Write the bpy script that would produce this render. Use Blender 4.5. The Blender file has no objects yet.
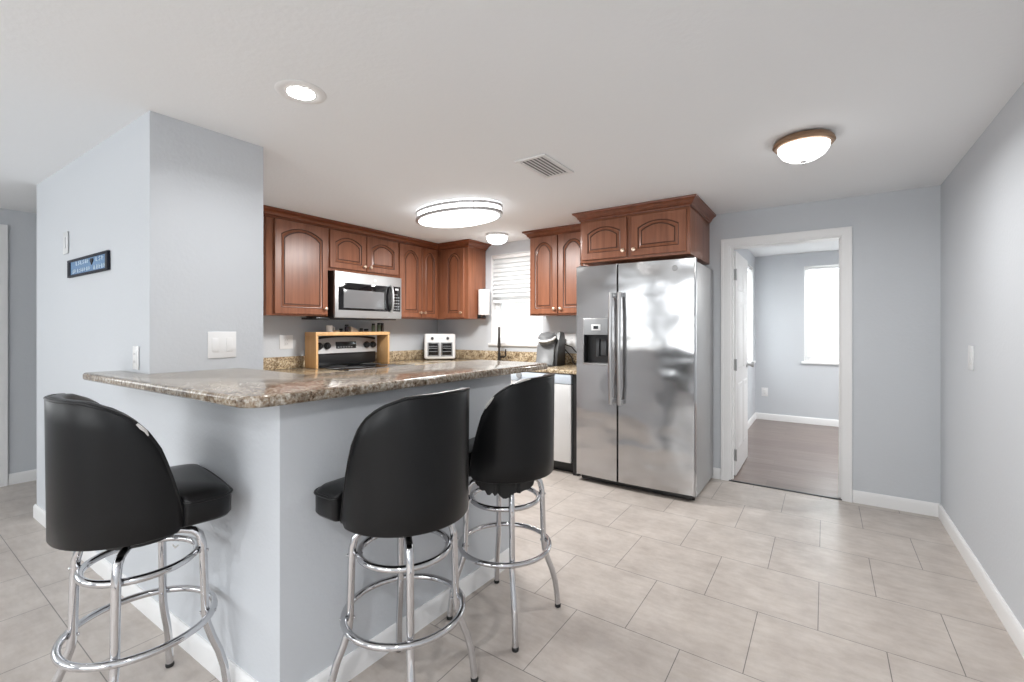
import bpy, bmesh, math, random
from mathutils import Vector, Matrix
random.seed(7)
PI = math.pi
S = bpy.context.scene
COL = S.collection

# ------------------------------------------------------------------ camera, world, daylight, exposure
cam_d = bpy.data.cameras.new('camera')
cam_d.sensor_width = 36.0
cam_d.lens = 16.0
cam_d.shift_y = -12.0 / 1024.0
cam_d.clip_start = 0.05
cam = bpy.data.objects.new('camera', cam_d)
cam.location = (0.0, 0.0, 1.28)
cam.rotation_euler = (PI / 2, 0, math.radians(34.5))
COL.objects.link(cam)
S.camera = cam

W = bpy.data.worlds.new('daylight')
S.world = W
W.use_nodes = True
bg = W.node_tree.nodes['Background']
bg.inputs[0].default_value = (0.99, 0.995, 1.0, 1)
bg.inputs[1].default_value = 1.3

S.view_settings.view_transform = 'Standard'
S.view_settings.look = 'None'
S.view_settings.exposure = 0.1
S.view_settings.gamma = 1.0
S.view_settings.use_curve_mapping = False


def window_daylight(name, loc, rot, sx, sy, power):
    d = bpy.data.lights.new(name, 'AREA')
    d.shape = 'RECTANGLE'
    d.size, d.size_y = sx, sy
    d.energy = power
    d.color = (0.95, 0.98, 1.0)
    o = bpy.data.objects.new(name, d)
    o.location = loc
    o.rotation_euler = rot
    COL.objects.link(o)
    return o


# daylight entering by the windows of the wall behind the camera and the one down the left side
window_daylight('daylight_rear_window', (-4.1, -3.19, 1.5), (PI / 2, 0, 0), 2.3, 1.1, 20)
window_daylight('daylight_rear_window', (-1.0, -3.19, 1.5), (PI / 2, 0, 0), 2.3, 1.1, 34)
window_daylight('daylight_side_window', (-5.50, -1.6, 1.5), (0, -PI / 2, 0), 1.1, 2.3, 15)
# daylight behind the closed blinds of the back room
window_daylight('daylight_back_room_window', (0.19, 7.62, 1.5), (-PI / 2, 0, 0), 0.85, 1.3, 34)
window_daylight('daylight_back_room_window', (-1.10, 6.82, 1.5), (0, -PI / 2, 0), 1.3, 0.55, 30)

DOWNLIGHTS_AND_FILL = [(-1.787, 1.058, 6), (0.05, -0.75, 22), (-0.9, -1.9, 22), (-3.3, -0.9, 2), (-3.6, -2.4, 5)]  # first is the visible downlight, the rest are unseen lamps added for room fill
for x_, y_, p_ in DOWNLIGHTS_AND_FILL:
    d_ = bpy.data.lights.new('downlight_or_fill_lamp', 'AREA')
    d_.shape = 'DISK'
    d_.size = 0.13
    d_.energy = p_
    d_.color = (0.98, 0.99, 1.0)
    d_.spread = math.radians(150)
    o_ = bpy.data.objects.new('downlight_or_fill_lamp', d_)
    o_.location = (x_, y_, 2.26 - 0.014)
    COL.objects.link(o_)

# ------------------------------------------------------------------ materials
MATS = {}


def mat(name, col, rough=0.5, metal=0.0, spec=0.5, emit=None, estr=0.0, bump=None, coat=0.0, trans=0.0):
    m = bpy.data.materials.new(name)
    m.use_nodes = True
    nt = m.node_tree
    p = nt.nodes['Principled BSDF']
    p.inputs['Base Color'].default_value = (*col, 1)
    p.inputs['Roughness'].default_value = rough
    p.inputs['Metallic'].default_value = metal
    p.inputs['Specular IOR Level'].default_value = spec
    p.inputs['Coat Weight'].default_value = coat
    p.inputs['Transmission Weight'].default_value = trans
    if emit:
        p.inputs['Emission Color'].default_value = (*emit, 1)
        p.inputs['Emission Strength'].default_value = estr
    if bump:
        scale, strength, dist, detail = bump
        tc = nt.nodes.new('ShaderNodeTexCoord')
        nz = nt.nodes.new('ShaderNodeTexNoise')
        nz.inputs['Scale'].default_value = scale
        nz.inputs['Detail'].default_value = detail
        b = nt.nodes.new('ShaderNodeBump')
        b.inputs['Strength'].default_value = strength
        b.inputs['Distance'].default_value = dist
        nt.links.new(tc.outputs['Object'], nz.inputs['Vector'])
        nt.links.new(nz.outputs['Fac'], b.inputs['Height'])
        nt.links.new(b.outputs['Normal'], p.inputs['Normal'])
    MATS[name] = m
    return m


def N(m, t):
    return m.node_tree.nodes.new(t)


def ramp(m, stops):
    r = N(m, 'ShaderNodeValToRGB')
    el = r.color_ramp.elements
    el[0].position, el[0].color = stops[0][0], (*stops[0][1], 1)
    el[1].position, el[1].color = stops[-1][0], (*stops[-1][1], 1)
    for pos, c in stops[1:-1]:
        e = el.new(pos)
        e.color = (*c, 1)
    return r


def noise(m, vec, scale, detail=3, rough=0.5):
    n = N(m, 'ShaderNodeTexNoise')
    n.inputs['Scale'].default_value = scale
    n.inputs['Detail'].default_value = detail
    n.inputs['Roughness'].default_value = rough
    if vec:
        m.node_tree.links.new(vec, n.inputs['Vector'])
    return n


def mapping(m, scale=(1, 1, 1), loc=(0, 0, 0), src='Object'):
    tc = N(m, 'ShaderNodeTexCoord')
    mp = N(m, 'ShaderNodeMapping')
    mp.inputs['Scale'].default_value = scale
    mp.inputs['Location'].default_value = loc
    m.node_tree.links.new(tc.outputs[src], mp.inputs['Vector'])
    return mp.outputs['Vector']


def bump(m, height, strength, dist):
    b = N(m, 'ShaderNodeBump')
    b.inputs['Strength'].default_value = strength
    b.inputs['Distance'].default_value = dist
    L = m.node_tree.links
    L.new(height, b.inputs['Height'])
    L.new(b.outputs['Normal'], m.node_tree.nodes['Principled BSDF'].inputs['Normal'])


WALL = mat('grey_blue_wall_paint', (0.605, 0.63, 0.662), 0.6, bump=(60, 0.12, 0.008, 3))
CEIL = mat('white_ceiling_paint', (0.885, 0.90, 0.915), 0.85, bump=(46, 0.10, 0.010, 3))
TRIM = mat('white_trim_paint', (0.86, 0.86, 0.86), 0.35)
WHITE = mat('white_plastic', (0.85, 0.85, 0.85), 0.35)
OFFW = mat('grey_white_plastic', (0.70, 0.71, 0.72), 0.4)
BLACKP = mat('black_plastic', (0.012, 0.012, 0.013), 0.35)
DARKP = mat('dark_grey_plastic', (0.05, 0.052, 0.055), 0.4)
GREYP = mat('grey_plastic', (0.27, 0.28, 0.29), 0.4)
BGLASS = mat('black_glass', (0.008, 0.008, 0.009), 0.06)
OVENG = mat('smoked_oven_glass', (0.16, 0.16, 0.165), 0.12)
CHROME = mat('chrome', (0.62, 0.62, 0.635), 0.08, 1.0)
NICKEL = mat('warm_satin_knob', (0.82, 0.66, 0.52), 0.3, 1.0)
BRONZE = mat('bronze_lamp_ring', (0.34, 0.22, 0.14), 0.4, 0.7)
DBRONZE = mat('dark_bronze_faucet', (0.045, 0.038, 0.034), 0.3, 0.6)
RUBBER = mat('black_rubber', (0.015, 0.015, 0.015), 0.7)
VINYL = mat('black_vinyl', (0.006, 0.006, 0.0065), 0.34, spec=0.27, bump=(260, 0.10, 0.002, 2))
STUFFING = mat('torn_pale_backing', (0.55, 0.54, 0.52), 0.9)
BAMBOO = mat('bamboo', (0.66, 0.38, 0.16), 0.4)
PAPER = mat('white_paper_towel', (0.86, 0.86, 0.86), 0.9, bump=(180, 0.3, 0.003, 2))
SIGNBLUE = mat('blue_sign_face', (0.10, 0.22, 0.40), 0.5)
SIGNBLACK = mat('dark_navy_sign_frame', (0.010, 0.012, 0.022), 0.6, spec=0.2)
SIGNMARK = mat('pale_sign_marks', (0.62, 0.74, 0.85), 0.6)
DISPLAY = mat('dark_display', (0.02, 0.022, 0.025), 0.15)
VENTM = mat('white_vent_metal', (0.85, 0.85, 0.85), 0.45)
VENTDARK = mat('vent_duct_grey', (0.25, 0.25, 0.25), 0.8)
LAMPW = mat('lit_white_diffuser', (0.9, 0.9, 0.9), 0.4, emit=(1, 0.995, 0.985), estr=5.0)
LAMPB = mat('lit_bowl_glass', (0.9, 0.9, 0.9), 0.3, emit=(1, 0.99, 0.97), estr=3.5)
LAMPR = mat('lit_recessed_lens', (0.9, 0.9, 0.9), 0.4, emit=(1, 0.99, 0.97), estr=30.0)
ALUM = mat('brushed_lamp_band', (0.55, 0.55, 0.56), 0.35, 0.9)
CMGREY = mat('coffee_maker_grey', (0.15, 0.155, 0.16), 0.38)
JARG = mat('spice_in_glass', (0.16, 0.20, 0.13), 0.2)
JARB = mat('pepper_in_glass', (0.09, 0.07, 0.055), 0.2)
CREAM = mat('cream_packet', (0.62, 0.52, 0.42), 0.6)
PLUM = mat('dark_plum_bottle', (0.03, 0.02, 0.035), 0.25)
DISHW = mat('pale_stainless', (0.74, 0.74, 0.735), 0.42, 0.35)
DISHB = mat('pale_blue_grey_panel', (0.56, 0.62, 0.69), 0.35)
TREE = mat('pale_bark', (0.24, 0.23, 0.22), 0.9)
LAWN = mat('pale_lawn', (0.42, 0.44, 0.36), 0.95, bump=(30, 0.5, 0.03, 4))
GLAZE = mat('dark_glazed_groove', (0.075, 0.022, 0.009), 0.45)


def wood_mat(name, dark, light, rough=0.32, axis='z'):
    m = mat(name, light, rough)
    sc = {'z': (26, 26, 1.6), 'x': (1.6, 26, 26), 'y': (26, 1.6, 26)}[axis]
    v = mapping(m, sc)
    n = noise(m, v, 1.0, 5, 0.6)
    n2 = noise(m, mapping(m, (2.5, 2.5, 0.8)), 1.0, 2)
    mx = N(m, 'ShaderNodeMath')
    mx.operation = 'MULTIPLY_ADD'
    mx.inputs[1].default_value = 0.35
    L = m.node_tree.links
    L.new(n2.outputs['Fac'], mx.inputs[0])
    sub = N(m, 'ShaderNodeMath')
    sub.operation = 'MULTIPLY'
    sub.inputs[1].default_value = 0.65
    L.new(n.outputs['Fac'], sub.inputs[0])
    L.new(sub.outputs[0], mx.inputs[2])
    r = ramp(m, [(0.32, dark), (0.68, light)])
    L.new(mx.outputs[0], r.inputs['Fac'])
    L.new(r.outputs['Color'], m.node_tree.nodes['Principled BSDF'].inputs['Base Color'])
    return m


CHERRY = wood_mat('cherry_wood', (0.18, 0.063, 0.030), (0.335, 0.130, 0.068))
CHERRYH = wood_mat('cherry_wood_moulding', (0.13, 0.038, 0.016), (0.24, 0.076, 0.034), axis='y')
BAMBOO = wood_mat('bamboo_board', (0.58, 0.32, 0.13), (0.74, 0.46, 0.22), 0.45)


def granite(name, tint):
    m = mat(name, (0.5, 0.42, 0.32), 0.13, spec=0.6)
    L = m.node_tree.links
    v = mapping(m)
    n1 = noise(m, v, 85, 4, 0.65)
    n2 = noise(m, v, 19, 3, 0.6)
    r1 = ramp(m, [(0.34, (0.06, 0.04, 0.028)), (0.42, (0.27, 0.19, 0.125)), (0.53, tint), (0.68, (0.66, 0.61, 0.53))])
    r2 = ramp(m, [(0.36, (0.30, 0.24, 0.19)), (0.54, (1, 1, 1))])
    L.new(n1.outputs['Fac'], r1.inputs['Fac'])
    L.new(n2.outputs['Fac'], r2.inputs['Fac'])
    mx = N(m, 'ShaderNodeMix')
    mx.data_type = 'RGBA'
    mx.blend_type = 'MULTIPLY'
    mx.inputs[0].default_value = 0.7
    L.new(r1.outputs['Color'], mx.inputs[6])
    L.new(r2.outputs['Color'], mx.inputs[7])
    L.new(mx.outputs[2], m.node_tree.nodes['Principled BSDF'].inputs['Base Color'])
    return m


GRANITE = granite('speckled_granite', (0.37, 0.325, 0.265))
GRANITEB = granite('speckled_granite_splash', (0.60, 0.48, 0.30))

# floor tile: 18 inch squares laid half over half
FLOOR = mat('beige_stone_tile', (0.5, 0.46, 0.43), 0.30)
_L = FLOOR.node_tree.links
TW, TH = 0.4535, 0.4497
_v = mapping(FLOOR, (1, 1, 1), (0.251 - TW / 2 + 30 * TW, -1.878 + 20 * TH, 0))
_b = N(FLOOR, 'ShaderNodeTexBrick')
_b.inputs['Scale'].default_value = 1.0
_b.inputs['Brick Width'].default_value = TW
_b.inputs['Row Height'].default_value = TH
_b.inputs['Mortar Size'].default_value = 0.0018
_b.inputs['Mortar Smooth'].default_value = 0.1
_b.inputs['Color1'].default_value = (0.535, 0.490, 0.458, 1)
_b.inputs['Color2'].default_value = (0.555, 0.510, 0.478, 1)
_b.inputs['Mortar'].default_value = (0.20, 0.185, 0.175, 1)
_L.new(_v, _b.inputs['Vector'])
_n1 = noise(FLOOR, mapping(FLOOR), 5.5, 8, 0.68)
_n2 = noise(FLOOR, mapping(FLOOR, (1, 3.5, 1)), 9, 5, 0.6)
_r1 = ramp(FLOOR, [(0.32, (0.80, 0.775, 0.755)), (0.64, (1.03, 1.02, 1.0))])
_r2 = ramp(FLOOR, [(0.3, (0.90, 0.88, 0.86)), (0.6, (1.0, 1.0, 1.0))])
_L.new(_n1.outputs['Fac'], _r1.inputs['Fac'])
_L.new(_n2.outputs['Fac'], _r2.inputs['Fac'])
_m1 = N(FLOOR, 'ShaderNodeMix'); _m1.data_type = 'RGBA'; _m1.blend_type = 'MULTIPLY'; _m1.inputs[0].default_value = 1
_m2 = N(FLOOR, 'ShaderNodeMix'); _m2.data_type = 'RGBA'; _m2.blend_type = 'MULTIPLY'; _m2.inputs[0].default_value = 1
_L.new(_b.outputs['Color'], _m1.inputs[6]); _L.new(_r1.outputs['Color'], _m1.inputs[7])
_L.new(_m1.outputs[2], _m2.inputs[6]); _L.new(_r2.outputs['Color'], _m2.inputs[7])
_L.new(_m2.outputs[2], FLOOR.node_tree.nodes['Principled BSDF'].inputs['Base Color'])
_inv = N(FLOOR, 'ShaderNodeMath'); _inv.operation = 'SUBTRACT'; _inv.inputs[0].default_value = 1.0
_L.new(_b.outputs['Fac'], _inv.inputs[1])
bump(FLOOR, _inv.outputs[0], 0.35, 0.002)

# wood-look planks of the back room
PLANK = mat('grey_brown_planks', (0.3, 0.25, 0.22), 0.3)
_L = PLANK.node_tree.links
_b = N(PLANK, 'ShaderNodeTexBrick')
_b.inputs['Scale'].default_value = 1.0
_b.inputs['Brick Width'].default_value = 1.2
_b.inputs['Row Height'].default_value = 0.18
_b.inputs['Mortar Size'].default_value = 0.001
_b.inputs['Color1'].default_value = (0.20, 0.155, 0.137, 1)
_b.inputs['Color2'].default_value = (0.25, 0.198, 0.177, 1)
_b.inputs['Mortar'].default_value = (0.16, 0.13, 0.11, 1)
_L.new(mapping(PLANK, (1, 1, 1), (10, 10, 0)), _b.inputs['Vector'])
_n = noise(PLANK, mapping(PLANK, (2, 24, 1)), 1.5, 5, 0.6)
_r = ramp(PLANK, [(0.3, (0.72, 0.70, 0.69)), (0.7, (1.1, 1.08, 1.06))])
_L.new(_n.outputs['Fac'], _r.inputs['Fac'])
_m = N(PLANK, 'ShaderNodeMix'); _m.data_type = 'RGBA'; _m.blend_type = 'MULTIPLY'; _m.inputs[0].default_value = 1
_L.new(_b.outputs['Color'], _m.inputs[6]); _L.new(_r.outputs['Color'], _m.inputs[7])
_L.new(_m.outputs[2], PLANK.node_tree.nodes['Principled BSDF'].inputs['Base Color'])


def steel(name, base, rough, wav, fine):
    m = mat(name, base, rough, 1.0)
    L = m.node_tree.links
    n1 = noise(m, mapping(m, (1.7, 1.7, 3.0)), 1.0, 2, 0.45)
    n2 = noise(m, mapping(m, (2, 2, 420)), 1.0, 2)
    a = N(m, 'ShaderNodeMath'); a.operation = 'MULTIPLY_ADD'
    a.inputs[1].default_value = fine
    L.new(n2.outputs['Fac'], a.inputs[0]); L.new(n1.outputs['Fac'], a.inputs[2])
    bump(m, a.outputs[0], 1.0, wav)
    return m


STEEL = steel('brushed_stainless', (0.52, 0.52, 0.525), 0.17, 0.028, 0.0015)
STEELS = mat('stainless_trim', (0.52, 0.52, 0.525), 0.30, 1.0)
STEELG = mat('satin_steel_panel', (0.50, 0.505, 0.51), 0.45, 0.8)
FSIDE = mat('grey_fridge_side', (0.46, 0.465, 0.47), 0.42, 0.35)

# blinds let part of the daylight through
BLIND = bpy.data.materials.new('white_blind_slats')
BLIND.use_nodes = True
_nt = BLIND.node_tree
_nt.nodes.clear()
_o = _nt.nodes.new('ShaderNodeOutputMaterial')
_d = _nt.nodes.new('ShaderNodeBsdfDiffuse'); _d.inputs[0].default_value = (0.88, 0.88, 0.88, 1)
_t = _nt.nodes.new('ShaderNodeBsdfTranslucent'); _t.inputs[0].default_value = (0.9, 0.9, 0.9, 1)
_x = _nt.nodes.new('ShaderNodeMixShader'); _x.inputs[0].default_value = 0.45
_nt.links.new(_d.outputs[0], _x.inputs[1]); _nt.links.new(_t.outputs[0], _x.inputs[2]); _nt.links.new(_x.outputs[0], _o.inputs[0])

GLASS = bpy.data.materials.new('window_glass')
GLASS.use_nodes = True
_nt = GLASS.node_tree
_nt.nodes.clear()
_o = _nt.nodes.new('ShaderNodeOutputMaterial')
_d = _nt.nodes.new('ShaderNodeBsdfTransparent'); _d.inputs[0].default_value = (0.95, 0.97, 0.97, 1)
_t = _nt.nodes.new('ShaderNodeBsdfGlossy'); _t.inputs['Roughness'].default_value = 0.02
_x = _nt.nodes.new('ShaderNodeMixShader'); _x.inputs[0].default_value = 0.06
_nt.links.new(_d.outputs[0], _x.inputs[1]); _nt.links.new(_t.outputs[0], _x.inputs[2]); _nt.links.new(_x.outputs[0], _o.inputs[0])


# ------------------------------------------------------------------ mesh helpers
class MB:
    def __init__(self):
        self.bm = bmesh.new()

    def box(self, x0, x1, y0, y1, z0, z1, bev=0.0, seg=2, mi=0, M=None):
        t = bmesh.new()
        r = bmesh.ops.create_cube(t, size=1.0)
        for v in t.verts:
            v.co = Vector(((x0 + x1) / 2 + v.co.x * (x1 - x0), (y0 + y1) / 2 + v.co.y * (y1 - y0), (z0 + z1) / 2 + v.co.z * (z1 - z0)))
        if bev > 0:
            bmesh.ops.bevel(t, geom=list(t.edges), offset=bev, segments=seg, profile=0.5, affect='EDGES')
        self._add(t, mi, M)
        return self

    def _add(self, t, mi=0, M=None):
        vm = {}
        for v in t.verts:
            co = M @ v.co if M else v.co
            vm[v] = self.bm.verts.new(co)
        for f in t.faces:
            try:
                nf = self.bm.faces.new([vm[v] for v in f.verts])
                nf.material_index = mi
            except ValueError:
                pass
        t.free()

    def loft(self, loops, closed=False, cap0=True, cap1=True, ring=True, mis=None):
        rows = [[self.bm.verts.new(p) for p in lp] for lp in loops]
        n = len(rows[0])
        cnt = len(rows) if closed else len(rows) - 1
        for i in range(cnt):
            a, b = rows[i], rows[(i + 1) % len(rows)]
            for j in range(n if ring else n - 1):
                k = (j + 1) % n
                try:
                    f = self.bm.faces.new((a[j], a[k], b[k], b[j]))
                    if mis:
                        f.material_index = mis[i]
                except ValueError:
                    pass
        if not closed and ring:
            if cap0:
                f = self.bm.faces.new(list(reversed(rows[0])))
                if mis: f.material_index = mis[0]
            if cap1:
                f = self.bm.faces.new(rows[-1])
                if mis: f.material_index = mis[-1]
        return self

    def tube(self, pts, r, seg=10, closed=False):
        pts = [Vector(p) for p in pts]
        n = len(pts)
        rs = r if isinstance(r, (list, tuple)) else [r] * n
        loops = []
        prev = None
        for i, p in enumerate(pts):
            if closed:
                d = (pts[(i + 1) % n] - pts[i - 1]).normalized()
            else:
                d = (pts[min(i + 1, n - 1)] - pts[max(i - 1, 0)]).normalized()
            if prev is None:
                a = Vector((0, 0, 1)) if abs(d.z) < 0.9 else Vector((1, 0, 0))
                u = d.cross(a).normalized()
            else:
                u = (prev - d * prev.dot(d)).normalized()
            prev = u
            w = d.cross(u)
            loops.append([p + (u * math.cos(2 * PI * k / seg) + w * math.sin(2 * PI * k / seg)) * rs[i] for k in range(seg)])
        return self.loft(loops, closed=closed)

    def lathe(self, prof, c=(0, 0, 0), seg=28, M=None, sx=1.0, sy=1.0):
        c = Vector(c)
        loops = []
        for r, z in prof:
            r = max(r, 1e-4)
            lp = [Vector((sx * r * math.cos(2 * PI * k / seg), sy * r * math.sin(2 * PI * k / seg), z)) for k in range(seg)]
            loops.append([c + (M @ p if M else p) for p in lp])
        return self.loft(loops)

    def prism(self, poly, z0, z1, f=None):
        g = f or (lambda a, b, z: (a, b, z))
        return self.loft([[Vector(g(a, b, z0)) for a, b in poly], [Vector(g(a, b, z1)) for a, b in poly]])

    def sweep(self, path, prof):
        """prof = (out, z) closed outline, path = (x, y) polyline, out = to the right of travel"""
        n = len(path)
        loops = []
        for i, p in enumerate(path):
            p = Vector(p)
            if i == 0:
                d = (Vector(path[1]) - p).normalized(); nn = Vector((d.y, -d.x)); m = nn
            elif i == n - 1:
                d = (p - Vector(path[i - 1])).normalized(); nn = Vector((d.y, -d.x)); m = nn
            else:
                d1 = (p - Vector(path[i - 1])).normalized(); d2 = (Vector(path[i + 1]) - p).normalized()
                n1 = Vector((d1.y, -d1.x)); n2 = Vector((d2.y, -d2.x))
                m = (n1 + n2) / (1 + n1.dot(n2))
            loops.append([Vector((p.x + m.x * o, p.y + m.y * o, z)) for o, z in prof])
        return self.loft(loops)

    def build(self, name, mats, parent=None, angle=35, world=True):
        bm = self.bm
        bmesh.ops.recalc_face_normals(bm, faces=list(bm.faces))
        if parent is not None and world:
            off = root_loc(parent)
            for v in bm.verts:
                v.co -= off
        me = bpy.data.meshes.new(name)
        bm.to_mesh(me)
        bm.free()
        if not isinstance(mats, (list, tuple)):
            mats = [mats]
        for m in mats:
            me.materials.append(m)
        me.polygons.foreach_set('use_smooth', [True] * len(me.polygons))
        me.set_sharp_from_angle(angle=math.radians(angle))
        o = bpy.data.objects.new(name, me)
        COL.objects.link(o)
        if parent is not None:
            o.parent = parent
        return o


def root_loc(o):
    v = Vector((0, 0, 0))
    while o is not None:
        v += Vector(o.location)
        o = o.parent
    return v


def tag(o, label, cat, group=None, kind=None):
    o['label'] = label
    o['category'] = cat
    if group: o['group'] = group
    if kind: o['kind'] = kind
    return o


def thing(name, label, cat, loc, group=None, kind=None):
    o = bpy.data.objects.new(name, None)
    o.empty_display_size = 0.1
    o.location = loc
    COL.objects.link(o)
    return tag(o, label, cat, group, kind)


def struct(name, mb, m, label, cat, angle=35):
    return tag(mb.build(name, m, angle=angle), label, cat, kind='structure')


def arc(cx, cy, r, a0, a1, n):
    return [(cx + r * math.cos(math.radians(a0 + (a1 - a0) * i / n)), cy + r * math.sin(math.radians(a0 + (a1 - a0) * i / n))) for i in range(n + 1)]


# ------------------------------------------------------------------ room shell
CZ = 2.26            # ceiling height
BY = 4.206           # back wall (window wall) face
RX = 0.65            # right wall face
SX = -4.03           # stove wall face
PX = -2.495          # column right face
PYF = lambda x: 0.72 + 0.0214 * (x + 4.42)    # column and peninsula face, slightly out of square
PY = 0.742
HX = -5.52           # hall wall face
RY = -3.2            # rear wall face
T = 0.14

struct('floor', MB().box(HX - 0.2, RX + 0.2, RY - 0.2, BY + 0.03, -0.1, 0.0), FLOOR, 'beige square stone tile floor laid half over half with thin dark grout', 'floor')
struct('floor_back_room', MB().box(-1.1, 3.0, BY + 0.03, 7.6, -0.1, 0.001), PLANK, 'grey brown wood plank floor of the room beyond the doorway', 'floor')
struct('ceiling', MB().box(HX - 0.2, RX + 0.2, RY - 0.2, BY + T, CZ, CZ + 0.1), CEIL, 'white lightly textured ceiling over kitchen and dining space', 'ceiling')
struct('ceiling_back_room', MB().box(-1.1, 3.0, BY + T, 7.6, 2.31, 2.41), CEIL, 'white ceiling of the room seen through the doorway', 'ceiling')
struct('wall_right', MB().box(RX, RX + 0.14, RY, BY + T, 0, CZ), WALL, 'pale grey blue wall running along the right side', 'wall')

# back wall with kitchen window and doorway
WX0, WX1, WZ0, WZ1 = -3.18, -2.49, 1.12, 2.13     # kitchen window opening
DX0, DX1, DZ = -0.672, 0.118, 1.985                # doorway opening
m = MB()
m.box(SX, WX0, BY, BY + T, 0, CZ)
m.box(WX0, WX1, BY, BY + T, 0, WZ0)
m.box(WX0, WX1, BY, BY + T, WZ1, CZ)
m.box(WX1, DX0, BY, BY + T, 0, CZ)
m.box(DX0, DX1, BY, BY + T, DZ, CZ)
m.box(DX1, RX, BY, BY + T, 0, CZ)
struct('wall_back', m, WALL, 'grey blue back wall holding the kitchen window and the doorway', 'wall')

struct('wall_stove', MB().box(-4.42, SX, 1.263, BY + T, 0, CZ), WALL, 'grey blue kitchen wall behind stove and microwave', 'wall')
struct('wall_column', MB().prism([(-4.42, PYF(-4.42)), (PX, PYF(PX)), (PX, 1.263), (-4.42, 1.263)], 0, CZ), WALL, 'thick pale wall end standing at the inner end of the bar counter', 'wall')
CX_ = -1.445
struct('wall_peninsula', MB().prism([(PX, PYF(PX)), (CX_, PYF(CX_)), (-1.416, 2.05), (-1.55, 2.05), (-1.56, 0.90), (PX, 0.90)], 0, 1.043), WALL, 'low pale grey wall carrying the granite bar top', 'wall')
m = MB()
m.box(HX - T, HX, RY, -2.75, 0, CZ)
m.box(HX - T, HX, -0.45, BY + T, 0, CZ)
m.box(HX - T, HX, -2.75, -0.45, 0, 0.95)
m.box(HX - T, HX, -2.75, -0.45, 2.05, CZ)
struct('wall_hall', m, WALL, 'shaded grey wall of the passage at the far left', 'wall')
struct('wall_hall_end', MB().box(HX, -4.42, BY, BY + T, 0, CZ), WALL, 'grey end wall of the passage behind the thick column wall', 'wall')

# rear wall behind the camera with two wide windows
m = MB()
for x0, x1 in ((HX - .14, -5.25), (-2.95, -2.15), (0.15, RX + .14)):
    m.box(x0, x1, RY - T, RY, 0, CZ)
for x0, x1 in ((-5.25, -2.95), (-2.15, 0.15)):
    m.box(x0, x1, RY - T, RY, 0, 0.95)
    m.box(x0, x1, RY - T, RY, 2.05, CZ)
struct('wall_rear', m, WALL, 'grey wall with two wide windows behind the viewpoint', 'wall')

# back room shell
m = MB()
RB0, RB1, RBX = 6.55, 7.10, -0.82
m.box(RBX - T, RBX, BY + T, RB0, 0, 2.31)
m.box(RBX - T, RBX, RB1, 7.45, 0, 2.31)
m.box(RBX - T, RBX, RB0, RB1, 0, 0.84)
m.box(RBX - T, RBX, RB0, RB1, 2.13, 2.31)
struct('wall_back_room_left', m, WALL, 'left wall of the room beyond the doorway with a bright window', 'wall')
m = MB()
YB = 7.33
BW0, BW1 = -0.232, 0.62
m.box(RBX, BW0, YB, YB + T, 0, 2.31)
m.box(BW1, 3.0, YB, YB + T, 0, 2.31)
m.box(BW0, BW1, YB, YB + T, 0, 0.84)
m.box(BW0, BW1, YB, YB + T, 2.13, 2.31)
struct('wall_back_room_far', m, WALL, 'far grey wall of the room beyond the doorway', 'wall')
struct('wall_back_room_right', MB().box(2.9, 3.0, BY + T, YB, 0, 2.31), WALL, 'right wall of the room beyond the doorway', 'wall')

# baseboards
BPROF = [(0, 0), (0.014, 0), (0.014, 0.07), (0.011, 0.082), (0.006, 0.09), (0, 0.09)]


def baseboard(name, path, label):
    struct(name, MB().sweep(path, BPROF), TRIM, label, 'baseboard')


baseboard('baseboard_back', [(0.169, BY), (RX, BY)], 'white baseboard between door casing and right wall corner')
baseboard('baseboard_right', [(RX, BY), (RX, RY)], 'white baseboard running along the right wall')
baseboard('baseboard_fridge', [(-0.80, BY), (-0.7295, BY)], 'short white baseboard stub between refrigerator and door casing')
baseboard('baseboard_peninsula', [(-4.42, 1.6), (-4.42, PYF(-4.42)), (CX_, PYF(CX_)), (-1.416, 2.05), (-1.55, 2.05)], 'white baseboard round the column wall and bar front')
baseboard('baseboard_hall', [(HX, 0.736), (HX, BY)], 'white baseboard of the passage wall at far left')
baseboard('baseboard_back_room', [(RBX, BY + T), (RBX, YB), (2.9, YB)], 'white baseboard in the room beyond the doorway')

# doorway casing, jamb and threshold
m = MB()
cas = [(0, 0), (0.012, 0.0), (0.018, 0.012), (0.018, 0.05), (0.012, 0.06), (0.014, 0.09), (0, 0.09)]


def casing(m, x0, x1, z1, yf, w=0.085):
    for t0, t1, d in ((0, w, 0.014), (0.012, w - 0.003, 0.018), (w - 0.022, w - 0.003, 0.022)):
        m.box(x0 - t1, x0 - t0, yf - d, yf, 0, z1 + t1)
        m.box(x1 + t0, x1 + t1, yf - d, yf, 0, z1 + t1)
        m.box(x0 - t0, x1 + t0, yf - d, yf, z1 + t0, z1 + t1)


casing(m, DX0 + 0.006, DX1 - 0.012, DZ - 0.008, BY, 0.062)
struct('trim_1', m, TRIM, 'white moulded casing round the doorway right of the refrigerator', 'door casing')
m = MB()
m.box(DX0, DX0 + 0.018, BY, BY + T, 0, DZ)
m.box(DX1 - 0.018, DX1, BY, BY + T, 0, DZ)
m.box(DX0 + 0.018, DX1 - 0.018, BY, BY + T, DZ - 0.018, DZ)
m.box(DX0 + 0.018, DX0 + 0.03, BY + 0.05, BY + 0.09, 0, DZ - 0.018)
m.box(DX1 - 0.03, DX1 - 0.018, BY + 0.05, BY + 0.09, 0, DZ - 0.018)
struct('trim_2', m, TRIM, 'white door jamb lining inside the doorway', 'door jamb')
struct('trim_3', MB().box(DX0 - 0.04, DX1 + 0.06, BY - 0.012, BY + 0.014, 0, 0.007, 0.002), DARKP, 'thin dark threshold strip between tile and wood floor', 'threshold')

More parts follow.
